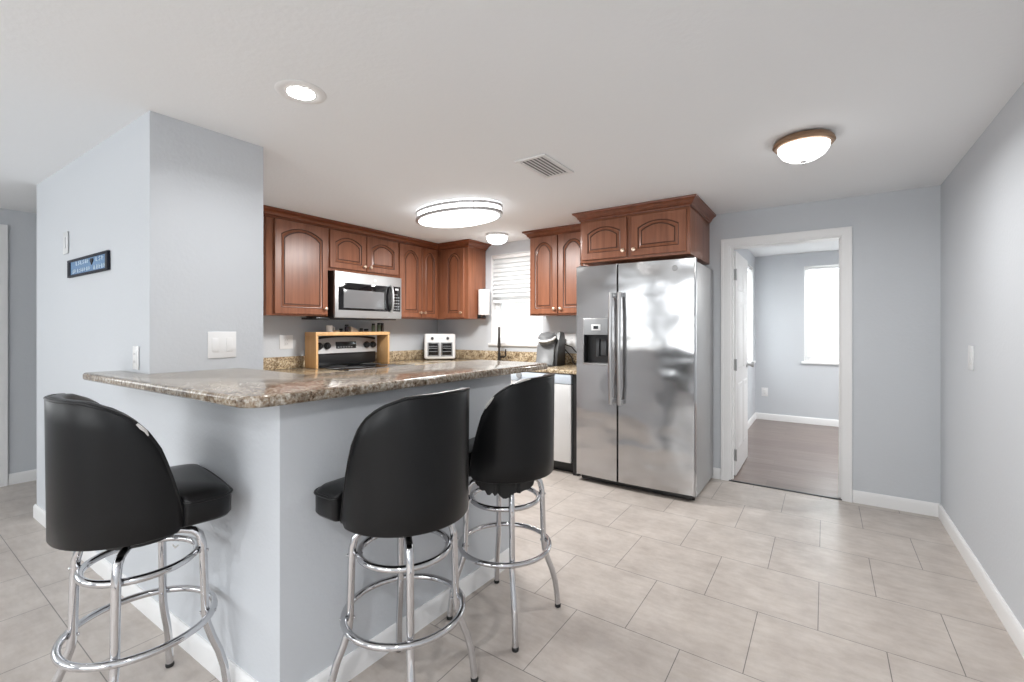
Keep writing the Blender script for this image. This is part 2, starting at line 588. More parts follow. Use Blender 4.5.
# open six panel door
dr = thing('door_1', 'white six panel door standing open into the back room', 'door', (-0.625, BY + T, 0), kind='structure')
m = MB()
DL0, DL1 = BY + T - 0.008, BY + T + 0.715
m.box(-0.672, -0.632, DL0, DL1, 0.012, 1.955, 0.002)
for (a, b) in ((0.09, 0.33), (0.40, 0.64)):
    for (z0, z1) in ((0.22, 0.80), (0.93, 1.52), (1.62, 1.86)):
        for s, xf in ((1, -0.632), (-1, -0.672)):
            y0, y1 = DL0 + a, DL0 + b
            lp = []
            for ins, dp in ((0.0, 0.0005), (0.006, 0.004), (0.014, 0.0045), (0.03, 0.001), (0.05, 0.006)):
                lp.append([Vector((xf + s * dp, y0 + ins, z0 + ins)), Vector((xf + s * dp, y1 - ins, z0 + ins)), Vector((xf + s * dp, y1 - ins, z1 - ins)), Vector((xf + s * dp, y0 + ins, z1 - ins))])
            m.loft(lp)
m.build('door_leaf', TRIM, dr)
for hz in (0.19, 0.97, 1.75):
    m = MB()
    m.box(-0.668, -0.637, DL0 - 0.003, DL0, hz - 0.048, hz + 0.048)
    m.box(-0.654, -0.651, BY + 0.093, BY + T - 0.012, hz - 0.048, hz + 0.048)
    m.tube([(-0.630, DL0 - 0.005, hz - 0.05), (-0.630, DL0 - 0.005, hz + 0.05)], 0.0065, 10)
    m.build('hinge', STEELS, dr)
m = MB()
for s, x in ((1, -0.632), (-1, -0.672)):
    R = Matrix.Rotation(s * PI / 2, 3, 'Y')
    m.lathe([(0.0, 0.0), (0.032, 0.0), (0.032, 0.006), (0.011, 0.010), (0.011, 0.032), (0.022, 0.038), (0.028, 0.050), (0.025, 0.062), (0.0, 0.066)], (x, DL1 - 0.07, 0.935), 20, R)
m.build('door_knob', STEELS, dr)

# hall door at the far left edge
d2 = thing('door_2', 'white door casing standing at far left edge of passage wall', 'door', (HX, 0.3, 0), kind='structure')
m = MB()
for t0, t1, d in ((0, 0.06, 0.014), (0.012, 0.056, 0.02)):
    m.box(HX, HX + d, 0.674 + t0, 0.674 + t1, 0, 2.07 + t1)
    m.box(HX, HX + d, -0.10 - t1, -0.10 - t0, 0, 2.07 + t1)
    m.box(HX, HX + d, -0.10 - t0, 0.674 + t0, 2.07 + t0, 2.07 + t1)
m.build('door_casing', TRIM, d2)
m = MB()
m.box(HX + 0.001, HX + 0.008, -0.098, 0.672, 0.01, 2.068)
for (a, b) in ((0.0, 0.26), (0.34, 0.60)):
    for (z0, z1) in ((0.22, 0.80), (0.93, 1.52), (1.62, 1.90)):
        m.box(HX + 0.007, HX + 0.011, a, b, z0, z1, 0.001)
m.build('door_leaf', TRIM, d2)


# ------------------------------------------------------------------ windows
def window_unit(name, label, u0, u1, z0, z1, f, depth, sash_z, kind_axis):
    """f(u, w, z): w = depth into the wall from the room face"""
    r = thing(name, label, 'window', f((u0 + u1) / 2, 0.05, z0), kind='structure')

    def bx(m, a, b, w0, w1, c, d, bev=0.002):
        p, q = f(a, w0, c), f(b, w1, d)
        m.box(min(p[0], q[0]), max(p[0], q[0]), min(p[1], q[1]), max(p[1], q[1]), c, d, bev)
    m = MB()
    fw = 0.045
    bx(m, u0, u0 + fw, 0.07, 0.13, z0, z1); bx(m, u1 - fw, u1, 0.07, 0.13, z0, z1)
    bx(m, u0 + fw, u1 - fw, 0.07, 0.13, z0, z0 + fw); bx(m, u0 + fw, u1 - fw, 0.07, 0.13, z1 - fw, z1)
    bx(m, u0, u1, 0.0, 0.07, z1 - 0.006, z1, 0); bx(m, u0, u0 + 0.006, 0.0, 0.07, z0, z1 - 0.006, 0); bx(m, u1 - 0.006, u1, 0.0, 0.07, z0, z1 - 0.006, 0)
    m.build('frame', TRIM, r)
    m = MB()
    bx(m, u0 + fw, u1 - fw, 0.075, 0.11, sash_z - 0.02, sash_z + 0.02)
    bx(m, u0 + fw, u0 + fw + 0.03, 0.075, 0.105, z0 + fw, sash_z - 0.02); bx(m, u1 - fw - 0.03, u1 - fw, 0.075, 0.105, z0 + fw, sash_z - 0.02)
    bx(m, u0 + fw + 0.03, u1 - fw - 0.03, 0.075, 0.105, z0 + fw, z0 + fw + 0.035)
    m.build('sash', TRIM, r)
    m = MB()
    bx(m, u0 + fw, u1 - fw, 0.10, 0.104, z0 + fw, z1 - fw, 0)
    m.build('pane', GLASS, r)
    m = MB()
    bx(m, u0 - 0.03, u1 + 0.03, -0.03, 0.0, z0 - 0.03, z0, 0.004)
    bx(m, u0 + 0.001, u1 - 0.001, 0.0, 0.07, z0 - 0.02, z0 + 0.001, 0)
    m.build('sill', TRIM, r)
    return r


fb = lambda u, w, z: (u, BY + w, z)
window_unit('window_1', 'white kitchen window between wall cabinets above the faucet', WX0, WX1, WZ0, WZ1, fb, T, 1.60, 'x')
fr = lambda u, w, z: (u, YB + w, z)
window_unit('window_2', 'bright window in the far wall of the back room', BW0, BW1, 0.84, 2.13, fr, T, 1.485, 'x')
fl = lambda u, w, z: (RBX - w, u, z)
window_unit('window_3', 'bright window seen past the open door leaf', RB0, RB1, 0.84, 2.13, fl, T, 1.485, 'y')
fq = lambda u, w, z: (u, RY - w, z)
window_unit('window_4', 'wide window in the rear wall nearer the passage', -5.25, -2.95, 0.95, 2.05, fq, T, 1.5, 'x')
fh = lambda u, w, z: (HX - w, u, z)
window_unit('window_6', 'wide window in the passage side wall', -2.75, -0.45, 0.95, 2.05, fh, T, 1.5, 'y')
window_unit('window_5', 'wide window in the rear wall nearer the right wall', -2.15, 0.15, 0.95, 2.05, fq, T, 1.5, 'x')

# blinds
bl = thing('window_blind', 'white slatted blind half lowered over the kitchen window', 'blind', (-2.8, BY + 0.03, 2.1))
m = MB(); m.box(WX0 + 0.012, WX1 - 0.012, BY + 0.005, BY + 0.055, 2.085, 2.122, 0.003); m.build('headrail', TRIM, bl)
m = MB()
for i in range(9):
    z = 2.06 - i * 0.048
    m.loft([[Vector((x, BY + 0.03 + dy, z + dz)) for dy, dz in ((-0.020, -0.028), (-0.008, -0.004), (0.006, 0.014), (0.018, 0.026), (0.0185, 0.024), (0.0065, 0.012), (-0.0075, -0.006), (-0.0195, -0.030))] for x in (WX0 + 0.015, WX1 - 0.015)])
for i in range(5):
    z = 1.615 + i * 0.009
    m.box(WX0 + 0.015, WX1 - 0.015, BY + 0.008, BY + 0.052, z, z + 0.003)
m.build('slats', BLIND, bl)
m = MB(); m.box(WX0 + 0.014, WX1 - 0.014, BY + 0.008, BY + 0.052, 1.578, 1.612, 0.004); m.build('bottom_rail', TRIM, bl)


def fine_blind(label, u0, u1, z0, z1, f, wand):
    b = thing('window_blind', label, 'blind', f((u0 + u1) / 2, 0.03, z1))
    m = MB()
    p, q = f(u0 + 0.012, 0.008, z1), f(u1 - 0.012, 0.05, z1)
    m.box(min(p[0], q[0]), max(p[0], q[0]), min(p[1], q[1]), max(p[1], q[1]), z1 - 0.04, z1 - 0.008, 0.003)
    m.build('headrail', TRIM, b)
    m = MB()
    k = int((z1 - z0 - 0.08) / 0.024)
    for i in range(k):
        z = z1 - 0.055 - i * 0.024
        m.loft([[Vector(f(u, 0.03 + dw, z + dz)) for dw, dz in ((-0.007, -0.013), (0.006, 0.011), (0.0072, 0.0105), (-0.0058, -0.0135))] for u in (u0 + 0.014, u1 - 0.014)])
    m.build('slats', BLIND, b)
    if wand:
        m = MB(); m.tube([f(u0 + 0.09, 0.004, z1 - 0.05), f(u0 + 0.092, 0.004, z1 - 0.72)], 0.004, 8); m.build('wand', OFFW, b)


fine_blind('white fine slatted blind with a thin wand on the far window', BW0, BW1, 0.86, 2.12, fr, True)
fine_blind('white fine slatted blind closed over window past the open door', RB0, RB1, 0.86, 2.12, fl, False)


# ------------------------------------------------------------------ wall cabinets
def mapx(F):   # faces +X, u runs along +Y
    return lambda u, w, z: Vector((F + w, u, z))


def mapy(F):   # faces -Y, u runs along +X
    return lambda u, w, z: Vector((u, F - w, z))


def arch_loop(u0, u1, z0, z1, rise, n=16):
    pts = [(u0, z0), (u1, z0)]
    c, hw = (u0 + u1) / 2, (u1 - u0) / 2
    for i in range(n + 1):
        s = 1 - 2 * i / n
        pts.append((c + hw * s, z1 - rise * abs(s) ** 2.1))
    return pts


def door_mesh(f, u0, u1, z0, z1, st=0.055, rise=0.06):
    n = 16
    rect = [(u0, z0), (u1, z0)] + [((u0 + u1) / 2 + (u1 - u0) / 2 * (1 - 2 * i / n), z1) for i in range(n + 1)]
    ir = lambda k: [((u0 + u1) / 2 + (a - (u0 + u1) / 2) * (1 - 2 * k / (u1 - u0)), (z0 + z1) / 2 + (b - (z0 + z1) / 2) * (1 - 2 * k / (z1 - z0))) for a, b in rect]
    al = lambda k: arch_loop(u0 + st + k, u1 - st - k, z0 + st + k, z1 - st - k, rise)
    seq = [(rect, 0.001), (rect, 0.018), (ir(0.003), 0.021), (al(0), 0.021), (al(0.003), 0.0165), (al(0.0075), 0.0140), (al(0.011), 0.0130), (al(0.025), 0.0195), (al(0.0265), 0.0155), (al(0.0325), 0.0155), (al(0.034), 0.0195)]
    loops = [[f(a, w, b) for a, b in lp] for lp, w in seq]
    m = MB()
    m.loft(loops, mis=[0, 0, 0, 1, 1, 0, 0, 1, 1, 1, 0])
    return m


def knob(parent, f, u, z):
    ax = (f(0, 1, 0) - f(0, 0, 0)).normalized()
    R = Vector((0, 0, 1)).rotation_difference(ax).to_matrix()
    m = MB()
    m.lathe([(0.0, 0.0), (0.010, 0.0), (0.007, 0.004), (0.006, 0.012), (0.013, 0.018), (0.0165, 0.023), (0.014, 0.029), (0.0, 0.032)], f(u, 0.0215, z), 18, R)
    m.build('knob', NICKEL, parent)


def cabinet(label, f, u0, u1, z0, z1, depth, doors, side_gap=0.0):
    """doors: list of (u0, u1, z0, z1, knob_u, knob_z, rise)"""
    r = thing('wall_cabinet', label, 'cabinet', f((u0 + u1) / 2, -depth / 2, z0), group=None)
    m = MB()
    pts = [f(u0, -depth, z0), f(u1, 0.0, z1)]
    lo = [min(a, b) for a, b in zip(*pts)]; hi = [max(a, b) for a, b in zip(*pts)]
    m.box(lo[0], hi[0], lo[1], hi[1], z0, z1, 0.0015)
    m.build('body', CHERRY, r)
    for (a, b, c, d, ku, kz, rise) in doors:
        dm = door_mesh(f, a, b, c, d, 0.052 if b - a > 0.26 else 0.045, rise).build('door', [CHERRY, GLAZE], r, angle=25)
        knob(dm, f, ku, kz)
    return r


FX = mapx(-3.72)
CB, CT = 1.395, 2.225
CWB = SX + 0.001
cabinet('cherry single door wall cabinet left of the microwave', FX, 1.905, 2.458, CB, CT, 0.308, [(1.965, 2.447, 1.408, 2.188, 2.415, 1.462, 0.065)])
cabinet('short cherry wall cabinet with two arched doors above the microwave', FX, 2.459, 3.281, 1.815, CT, 0.308, [(2.470, 2.866, 1.842, 2.188, 2.835, 1.885, 0.055), (2.874, 3.270, 1.842, 2.188, 2.905, 1.885, 0.055)])
cabinet('tall narrow cherry wall cabinet with two doors right of the microwave', FX, 3.282, 3.888, CB, CT, 0.308, [(3.292, 3.608, 1.408, 2.188, 3.580, 1.462, 0.075), (3.616, 3.855, 1.408, 2.188, 3.645, 1.462, 0.065)])
FY = mapy(3.889)
c4 = cabinet('cherry corner wall cabinet with narrow door and bare side by the window', FY, -4.025, -3.262, CB, CT, 0.315, [(-3.60, -3.315, 1.408, 2.188, -3.345, 1.462, 0.065)])
cabinet('cherry wall cabinet with two tall arched doors above the coffee maker', FY, -2.452, -1.715, CB + 0.02, CT, 0.315, [(-2.436, -2.130, 1.43, 2.188, -2.160, 1.475, 0.075), (-2.120, -1.800, 1.43, 2.188, -2.09, 1.475, 0.075)])
FZ = mapy(3.52)
c6 = cabinet('deep cherry wall cabinet with two wide doors above the refrigerator', FZ, -1.712, -0.82, 1.838, CT, 0.684, [(-1.690, -1.300, 1.858, 2.172, -1.325, 1.905, 0.045), (-1.262, -0.845, 1.858, 2.172, -1.235, 1.905, 0.045)])

CPROF = [(0, 2.19), (0.006, 2.19), (0.010, 2.202), (0.020, 2.208), (0.026, 2.222), (0.045, 2.238), (0.056, 2.243), (0.060, 2.257), (0, 2.257)]
CPROF = [(o + 0.001, z) for o, z in CPROF]
m = MB(); m.sweep([(SX + 0.01, 1.904), (-3.72, 1.904), (-3.72, 3.889), (-3.262, 3.889), (-3.262, BY - 0.004)], [(o * 1.35, z) for o, z in CPROF])
tag(m.build('crown_moulding', CHERRYH), 'dark cherry crown moulding along the stove wall cabinets below the ceiling', 'moulding')
m = MB(); m.sweep([(-2.452, BY - 0.004), (-2.452, 3.889), (-1.79, 3.889)], CPROF)
tag(m.build('crown_moulding', CHERRYH), 'cherry crown moulding on the cabinet between window and refrigerator', 'moulding')
m = MB(); m.sweep([(-1.712, BY - 0.004), (-1.712, 3.52), (-0.82, 3.52), (-0.82, BY - 0.004)], [(o * 0.9, z) for o, z in CPROF])
tag(m.build('crown_moulding', CHERRYH), 'dark cherry crown moulding capping the cabinet above the refrigerator', 'moulding')

# ------------------------------------------------------------------ microwave
mw = thing('microwave', 'stainless microwave with black door window mounted above the stove', 'microwave', (-3.85, 2.87, 1.38))
M0, M1 = 2.478, 3.262
m = MB(); m.box(-4.025, -3.665, M0, M1, 1.385, 1.812, 0.003); m.build('body', BLACKP, mw)
m = MB(); m.box(-3.664, -3.64, M0, M1, 1.383, 1.808, 0.005); fr_o = m.build('front_frame', STEELG, mw)
m = MB(); m.box(-3.641, -3.634, M0 + 0.036, 3.128, 1.455, 1.71, 0.003); dw_o = m.build('door', BGLASS, mw)
m = MB(); m.box(-3.635, -3.6325, M0 + 0.085, 3.03, 1.475, 1.645, 0.001); m.build('window', OVENG, dw_o)
m = MB(); m.tube([(-3.636, 3.113, 1.452), (-3.612, 3.115, 1.475), (-3.600, 3.116, 1.56), (-3.600, 3.116, 1.63), (-3.612, 3.115, 1.70), (-3.636, 3.113, 1.722)], 0.011, 10); m.build('handle', STEELG, mw)
kp = MB(); kp.box(-3.641, -3.634, 3.145, 3.240, 1.46, 1.715, 0.002); kp = kp.build('keypad', BGLASS, mw)
for r_ in range(6):
    for c_ in range(3):
        if r_ == 5 and c_ == 2: continue
        m = MB(); y = 3.158 + c_ * 0.026; z = 1.475 + r_ * 0.03
        m.box(-3.6345, -3.6325, y, y + 0.016, z, z + 0.012, 0.001); m.build('button', GREYP, kp)
m = MB(); m.box(-3.6345, -3.633, 3.172, 3.215, 1.675, 1.695); m.build('display', OFFW, kp)
m = MB(); m.lathe([(0.0, 0), (0.014, 0), (0.014, 0.003), (0, 0.004)], (-3.64, 2.92, 1.755), 20, Matrix.Rotation(PI / 2, 3, 'Y')); m.build('emblem', WHITE, mw)
m = MB(); m.box(-3.99, -3.70, 2.50, 3.24, 1.372, 1.384, 0.003); m.build('vent_panel', DARKP, mw)
ul = MB(); ul.box(-3.93, -3.70, 2.33, 2.470, 1.366, 1.384, 0.004); ul.box(-3.90, -3.74, 2.36, 2.45, 1.383, 1.3945, 0.002)
ul = ul.build('undercabinet_light', BLACKP); tag(ul, 'flat black fixture under the cabinet left of the microwave', 'light fixture')

# ------------------------------------------------------------------ counters
KT = 0.92


def slab_mesh(poly, z0, z1, b=0.010):
    """polished slab with rounded edge: inset loops by per-vertex mitre"""
    n = len(poly)
    P = [Vector(p) for p in poly]
    area = sum(P[i].x * P[(i + 1) % n].y - P[(i + 1) % n].x * P[i].y for i in range(n))
    sg = 1 if area > 0 else -1

    def inset(k):
        out = []
        for i in range(n):
            d1 = (P[i] - P[i - 1]).normalized(); d2 = (P[(i + 1) % n] - P[i]).normalized()
            n1 = Vector((-d1.y, d1.x)) * sg; n2 = Vector((-d2.y, d2.x)) * sg
            mm = (n1 + n2) / (1 + n1.dot(n2))
            out.append(P[i] + mm * k)
        return out
    loops = []
    for i in range(5):
        a = PI / 2 * i / 4
        loops.append((b * (1 - math.sin(a)), z0 + b * (1 - math.cos(a))))
    for i in range(5):
        a = PI / 2 * i / 4
        loops.append((b * (1 - math.cos(a)), z1 - b * (1 - math.sin(a))))
    m = MB()
    m.loft([[Vector((p.x, p.y, z)) for p in inset(k)] for k, z in loops])
    return m


bar = [(-2.81, 0.606)] + arc(-1.452, 0.728, 0.08, -88, 0, 8) + [(-1.335, 2.26)] + arc(-1.375, 2.30, 0.04, 0, 90, 4) + [(-1.87, 2.34), (-1.895, 1.15), (PX + 0.002, 1.15), (PX + 0.002, PYF(PX) - 0.002), (-2.81, PYF(-2.81) - 0.002)]
bt = slab_mesh(bar, 1.044, 1.080, 0.012).build('bar_countertop', GRANITE, angle=50)
tag(bt, 'polished speckled granite bar top wrapping round the low peninsula wall', 'countertop')
kc = [(SX + 0.003, 1.266), (-3.40, 1.266), (-3.40, 2.42), (SX + 0.003, 2.42)]
tag(slab_mesh(kc, 0.885, KT, 0.008).build('countertop', GRANITEB, angle=50), 'granite countertop section left of the stove', 'countertop')
kc = [(SX + 0.003, 3.192), (-3.40, 3.192), (-3.40, 3.56), (-1.755, 3.56), (-1.755, BY - 0.003), (SX + 0.003, BY - 0.003)]
tag(slab_mesh(kc, 0.885, KT, 0.008).build('countertop', GRANITEB, angle=50), 'granite countertop under the window carrying coffee maker and toaster oven', 'countertop')
m = MB(); m.box(SX + 0.002, SX + 0.022, 1.27, 2.418, KT + 0.001, 1.03, 0.002)
tag(m.build('backsplash', GRANITEB), 'low granite backsplash left of the stove below the wall outlet', 'backsplash')
m = MB(); m.box(SX + 0.002, SX + 0.022, 3.20, BY - 0.024, KT + 0.001, 1.03, 0.002); m.box(SX + 0.002, -1.76, BY - 0.022, BY - 0.002, KT + 0.001, 1.03, 0.002)
tag(m.build('backsplash', GRANITEB), 'low granite backsplash round the corner behind faucet and toaster oven', 'backsplash')

# base cabinets
def base_cabinet(label, f, u0, u1, depth, ndoor):
    r = thing('base_cabinet', label, 'cabinet', f((u0 + u1) / 2, -depth / 2, 0))
    m = MB()

    def bx(a, b, w0, w1, c, d, bev=0.001):
        p, q = f(a, w0, c), f(b, w1, d)
        m.box(min(p[0], q[0]), max(p[0], q[0]), min(p[1], q[1]), max(p[1], q[1]), c, d, bev)
    bx(u0, u1, -depth, 0, 0.10, 0.884); bx(u0 + 0.002, u1 - 0.002, -depth + 0.01, -0.06, 0, 0.10)
    m.build('body', CHERRY, r)
    w = (u1 - u0) / ndoor
    for i in range(ndoor):
        a, b = u0 + i * w + 0.008, u0 + (i + 1) * w - 0.008
        dm = door_mesh(f, a, b, 0.12, 0.70, 0.052, 0.05).build('door', [CHERRY, GLAZE], r, angle=25)
        knob(dm, f, b - 0.03, 0.65)
    m = MB(); bx(u0 + 0.008, u1 - 0.008, 0.001, 0.02, 0.72, 0.865); dm = m.build('drawer', CHERRY, r)
    knob(dm, f, (u0 + u1) / 2, 0.79)


base_cabinet('cherry base cabinet below the counter left of the stove', mapx(-3.43), 1.27, 2.41, 0.59, 2)
base_cabinet('cherry corner base cabinet right of the stove', mapx(-3.43), 3.20, 3.57, 0.59, 1)
base_cabinet('cherry sink base cabinet under the window', mapy(3.59), -3.40, -2.49, 0.60, 2)

# dishwasher
dwr = thing('dishwasher', 'pale dishwasher with blue grey control strip left of the refrigerator', 'dishwasher', (-2.13, 3.85, 0))
m = MB(); m.box(-2.48, -1.822, 3.60, 4.18, 0.10, 0.880, 0.003); m.build('body', BLACKP, dwr)
m = MB(); m.box(-2.478, -1.828, 3.565, 3.60, 0.105, 0.790, 0.004); m.build('door', DISHW, dwr)
m = MB(); m.box(-2.478, -1.828, 3.568, 3.60, 0.795, 0.878, 0.004); cp_ = m.build('control_panel', DISHB, dwr)
m = MB(); m.lathe([(0.0, 0), (0.030, 0), (0.028, 0.012), (0, 0.014)], (-2.37, 3.568, 0.85), 22, Matrix.Rotation(PI / 2, 3, 'X')); m.build('dial', GREYP, cp_)
m = MB(); m.box(-2.47, -1.822, 3.65, 4.15, 0.0, 0.10, 0.002); m.build('toe_kick', BLACKP, dwr)
m = MB(); m.box(-1.818, -1.768, 3.585, 4.18, 0.0, 0.883, 0.002)
tag(m.build('filler_panel', BLACKP), 'narrow black filler panel between dishwasher and refrigerator', 'panel')

# ------------------------------------------------------------------ stove
st = thing('stove', 'stainless electric stove with black glass cooktop under the microwave', 'stove', (-3.7, 2.805, 0))
m = MB(); m.box(-4.01, -3.40, 2.428, 3.184, 0.03, 0.905, 0.004); m.build('body', STEELS, st)
m = MB(); m.box(-3.95, -3.37, 2.426, 3.186, 0.906, 0.928, 0.004); ck = m.build('cooktop', BGLASS, st)
m = MB(); m.box(-3.372, -3.362, 2.426, 3.186, 0.900, 0.929, 0.003); m.build('cooktop_trim', STEELS, st)
for (x, y, rr) in ((-3.55, 2.62, 0.10), (-3.55, 3.0, 0.085), (-3.80, 2.62, 0.085), (-3.80, 3.0, 0.10)):
    m = MB(); m.lathe([(rr - 0.003, 0.9283), (rr, 0.9288), (rr - 0.001, 0.9290), (rr - 0.003, 0.9288)], (x, y, 0), 32); m.build('burner_ring', DARKP, ck)
m = MB(); m.box(-4.02, -3.955, 2.43, 3.182, 0.93, 1.05, 0.003); m.build('splash_panel', BLACKP, st)
m = MB()
prof = []
for i in range(13):
    s = -1 + i / 6
    prof.append((2.805 + 0.376 * s, 1.175 + 0.028 * (1 - s * s)))
poly = [(2.429, 1.045), (3.181, 1.045)] + [(a, b) for a, b in reversed(prof)]
m.loft([[Vector((x0 - (0.03 if b > 1.1 else 0) * k, a, b)) for a, b in poly] for x0, k in ((-4.02, 0), (-3.935, 1))])
bgd = m.build('backguard', STEELG, st)
m = MB(); m.loft([[Vector((x, a, b)) for a, b in ([(p[0], p[1] - 0.004) for p in prof] + [(p[0], p[1] + 0.016) for p in reversed(prof)])] for x in (-4.022, -3.962)])
m.build('top_trim', BLACKP, bgd)
m = MB(); m.box(-3.962, -3.944, 2.70, 2.93, 1.085, 1.155, 0.003); m.build('display', DISPLAY, bgd)
for i in range(6):
    m = MB(); y = 2.715 + i * 0.03; m.box(-3.945, -3.942, y, y + 0.018, 1.095, 1.107, 0.001); m.build('button', GREYP, bgd)
Rx = Matrix.Rotation(PI / 2, 3, 'Y')
for y in (2.515, 2.60, 3.055, 3.135):
    m = MB(); m.lathe([(0.0, 0), (0.034, 0.0), (0.034, 0.008), (0.026, 0.012), (0.024, 0.032), (0.0, 0.034)], (-3.945, y, 1.118), 20, Rx)
    m.box(-3.915, -3.905, y - 0.006, y + 0.006, 1.094, 1.142, 0.002)
    m.build('knob', BLACKP, bgd)
m = MB(); m.box(-3.40, -3.375, 2.44, 3.17, 0.22, 0.80, 0.006); od = m.build('oven_door', STEELS, st)
m = MB(); m.box(-3.376, -3.372, 2.54, 3.07, 0.34, 0.66, 0.002); m.build('oven_window', BGLASS, od)
m = MB(); m.tube([(-3.378, 2.49, 0.75), (-3.335, 2.50, 0.752), (-3.335, 3.11, 0.752), (-3.378, 3.12, 0.75)], 0.011, 10); m.build('handle', STEELS, od)
m = MB(); m.box(-3.40, -3.378, 2.44, 3.17, 0.05, 0.20, 0.005); m.build('storage_drawer', STEELS, st)
for x in (-3.97, -3.45):
    for y in (2.47, 3.14):
        m = MB(); m.lathe([(0.018, 0), (0.018, 0.032)], (x, y, 0), 12); m.build('foot', BLACKP, st)

# bamboo shelf bridging the back of the stove
sh = thing('stovetop_shelf', 'bamboo shelf bridging the back of the stove below the microwave', 'shelf', (-3.87, 2.805, KT))
m = MB(); m.box(-3.965, -3.787, 2.383, 3.232, 1.218, 1.252, 0.003); m.build('top_board', BAMBOO, sh)
m = MB(); m.box(-3.965, -3.788, 2.385, 2.408, KT + 0.001, 1.218, 0.002); m.build('side_board', BAMBOO, sh)
m = MB(); m.box(-3.965, -3.788, 3.206, 3.229, KT + 0.001, 1.218, 0.002); m.build('side_board', BAMBOO, sh)
TZ = 1.252

cp = thing('cup', 'small white cup standing on the left of the bamboo shelf', 'cup', (-3.87, 2.575, TZ))
m = MB(); m.lathe([(0.0, 0.001), (0.026, 0.001), (0.030, 0.006), (0.031, 0.062), (0.028, 0.064), (0.026, 0.012), (0.0, 0.010)], (-3.87, 2.575, TZ), 24); m.build('bowl', WHITE, cp)
m = MB(); m.tube([(-3.87, 2.605, TZ + 0.05), (-3.87, 2.628, TZ + 0.045), (-3.87, 2.628, TZ + 0.02), (-3.87, 2.604, TZ + 0.015)], 0.004, 8); m.build('handle', WHITE, cp)


def jar(label, y, h, r, mb, mc, name='spice_jar', x=-3.87, cat='jar', lid=0.018):
    j = thing(name, label, cat, (x, y, TZ))
    m = MB(); m.lathe([(0.0, 0.001), (r * 0.94, 0.001), (r, 0.005), (r, h - lid - 0.008), (r * 0.8, h - lid - 0.001), (0, h - lid)], (x, y, TZ), 20); m.build('body', mb, j)
    m = MB(); m.lathe([(0, h - lid), (r * 0.88, h - lid), (r * 0.9, h - 0.003), (r * 0.8, h), (0, h)], (x, y, TZ), 20); m.build('lid', mc, j)
    return j


jar('dark plum bottle standing at the middle of the bamboo shelf', 2.765, 0.072, 0.020, PLUM, BLACKP, 'bottle', cat='bottle')
jar('squat black pot left of the dark plum bottle on the shelf', 2.70, 0.032, 0.019, DARKP, BLACKP, 'small_pot', cat='pot')
jar('squat black pot right of the cream packet on the shelf', 2.935, 0.036, 0.019, DARKP, BLACKP, 'small_pot', cat='pot')
jar('low black tin left of the tall spice jars on the shelf', 2.995, 0.030, 0.026, DARKP, BLACKP, 'small_tin', cat='tin')
jar('spice jar with dark lid, first of three tall ones from the stove side left', 3.085, 0.086, 0.019, JARG, BLACKP)
jar('spice jar with dark lid, middle one of the three tall ones on the shelf', 3.155, 0.092, 0.019, JARG, BLACKP)
jar('brown filled spice jar with dark lid at the right end of the shelf', 3.200, 0.090, 0.019, JARB, BLACKP)
m = MB(); m.loft([[Vector((-3.87 + dx, y, TZ + z)) for y, z in ((2.80, 0.001), (2.885, 0.001), (2.87, 0.026), (2.80, 0.052))] for dx in (-0.02, 0.02)])
tag(m.build('packet', CREAM), 'cream wedge shaped packet lying beside the dark plum bottle', 'packet')
m = MB(); m.box(-3.89, -3.85, 2.625, 2.675, TZ + 0.001, TZ + 0.016, 0.004)
tag(m.build('small_box', CREAM), 'tiny flat cream box beside the white cup on the shelf', 'box')

# ------------------------------------------------------------------ toaster oven in the corner
TO_C = Vector((-3.665, 3.865, KT))
to = thing('toaster_oven', 'white toaster oven with two glass doors in the counter corner', 'toaster oven', TO_C)
A = math.radians(46)
RT = Matrix.Rotation(A, 4, 'Z')


def tl(mb, name, m_, par):
    for v in mb.bm.verts:
        v.co = RT @ v.co
    return mb.build(name, m_, par, world=False)


m = MB(); m.box(-0.178, 0.178, 0.0, 0.27, 0.012, 0.305, 0.022, 3); tl(m, 'body', WHITE, to)
m = MB(); m.box(-0.150, 0.150, -0.006, 0.004, 0.04, 0.212, 0.004); tl(m, 'door_surround', OFFW, to)
for s in (-1, 1):
    m = MB(); m.box(min(0.006 * s, 0.142 * s), max(0.006 * s, 0.142 * s), -0.010, -0.004, 0.046, 0.206, 0.003); d_ = tl(m, 'door', GREYP, to)
    m = MB(); m.box(min(0.024 * s, 0.132 * s), max(0.024 * s, 0.132 * s), -0.012, -0.008, 0.058, 0.196, 0.002); g_ = tl(m, 'door_glass', BGLASS, d_)
    m = MB()
    for z in (0.10, 0.135, 0.16):
        m.tube([(0.028 * s, -0.0125, z), (0.128 * s, -0.0125, z)], 0.003, 6)
    tl(m, 'rack', GREYP, d_)
    m = MB(); m.tube([(0.016 * s, -0.010, 0.07), (0.016 * s, -0.028, 0.075), (0.016 * s, -0.028, 0.175), (0.016 * s, -0.010, 0.18)], 0.005, 8); tl(m, 'handle', STEELS, d_)
    m = MB(); m.lathe([(0, 0), (0.017, 0), (0.016, 0.012), (0.012, 0.02), (0, 0.021)], (0.088 * s, 0.0, 0.252), 18, Matrix.Rotation(PI / 2, 3, 'X')); tl(m, 'knob', DARKP, to)
m = MB(); m.box(-0.02, 0.035, -0.002, 0.004, 0.246, 0.254, 0.001); tl(m, 'control_strip', OFFW, to)
for sx in (-0.14, 0.14):
    for y in (0.04, 0.23):
        m = MB(); m.lathe([(0.014, 0.001), (0.014, 0.014)], (sx, y, 0), 12); tl(m, 'foot', BLACKP, to)

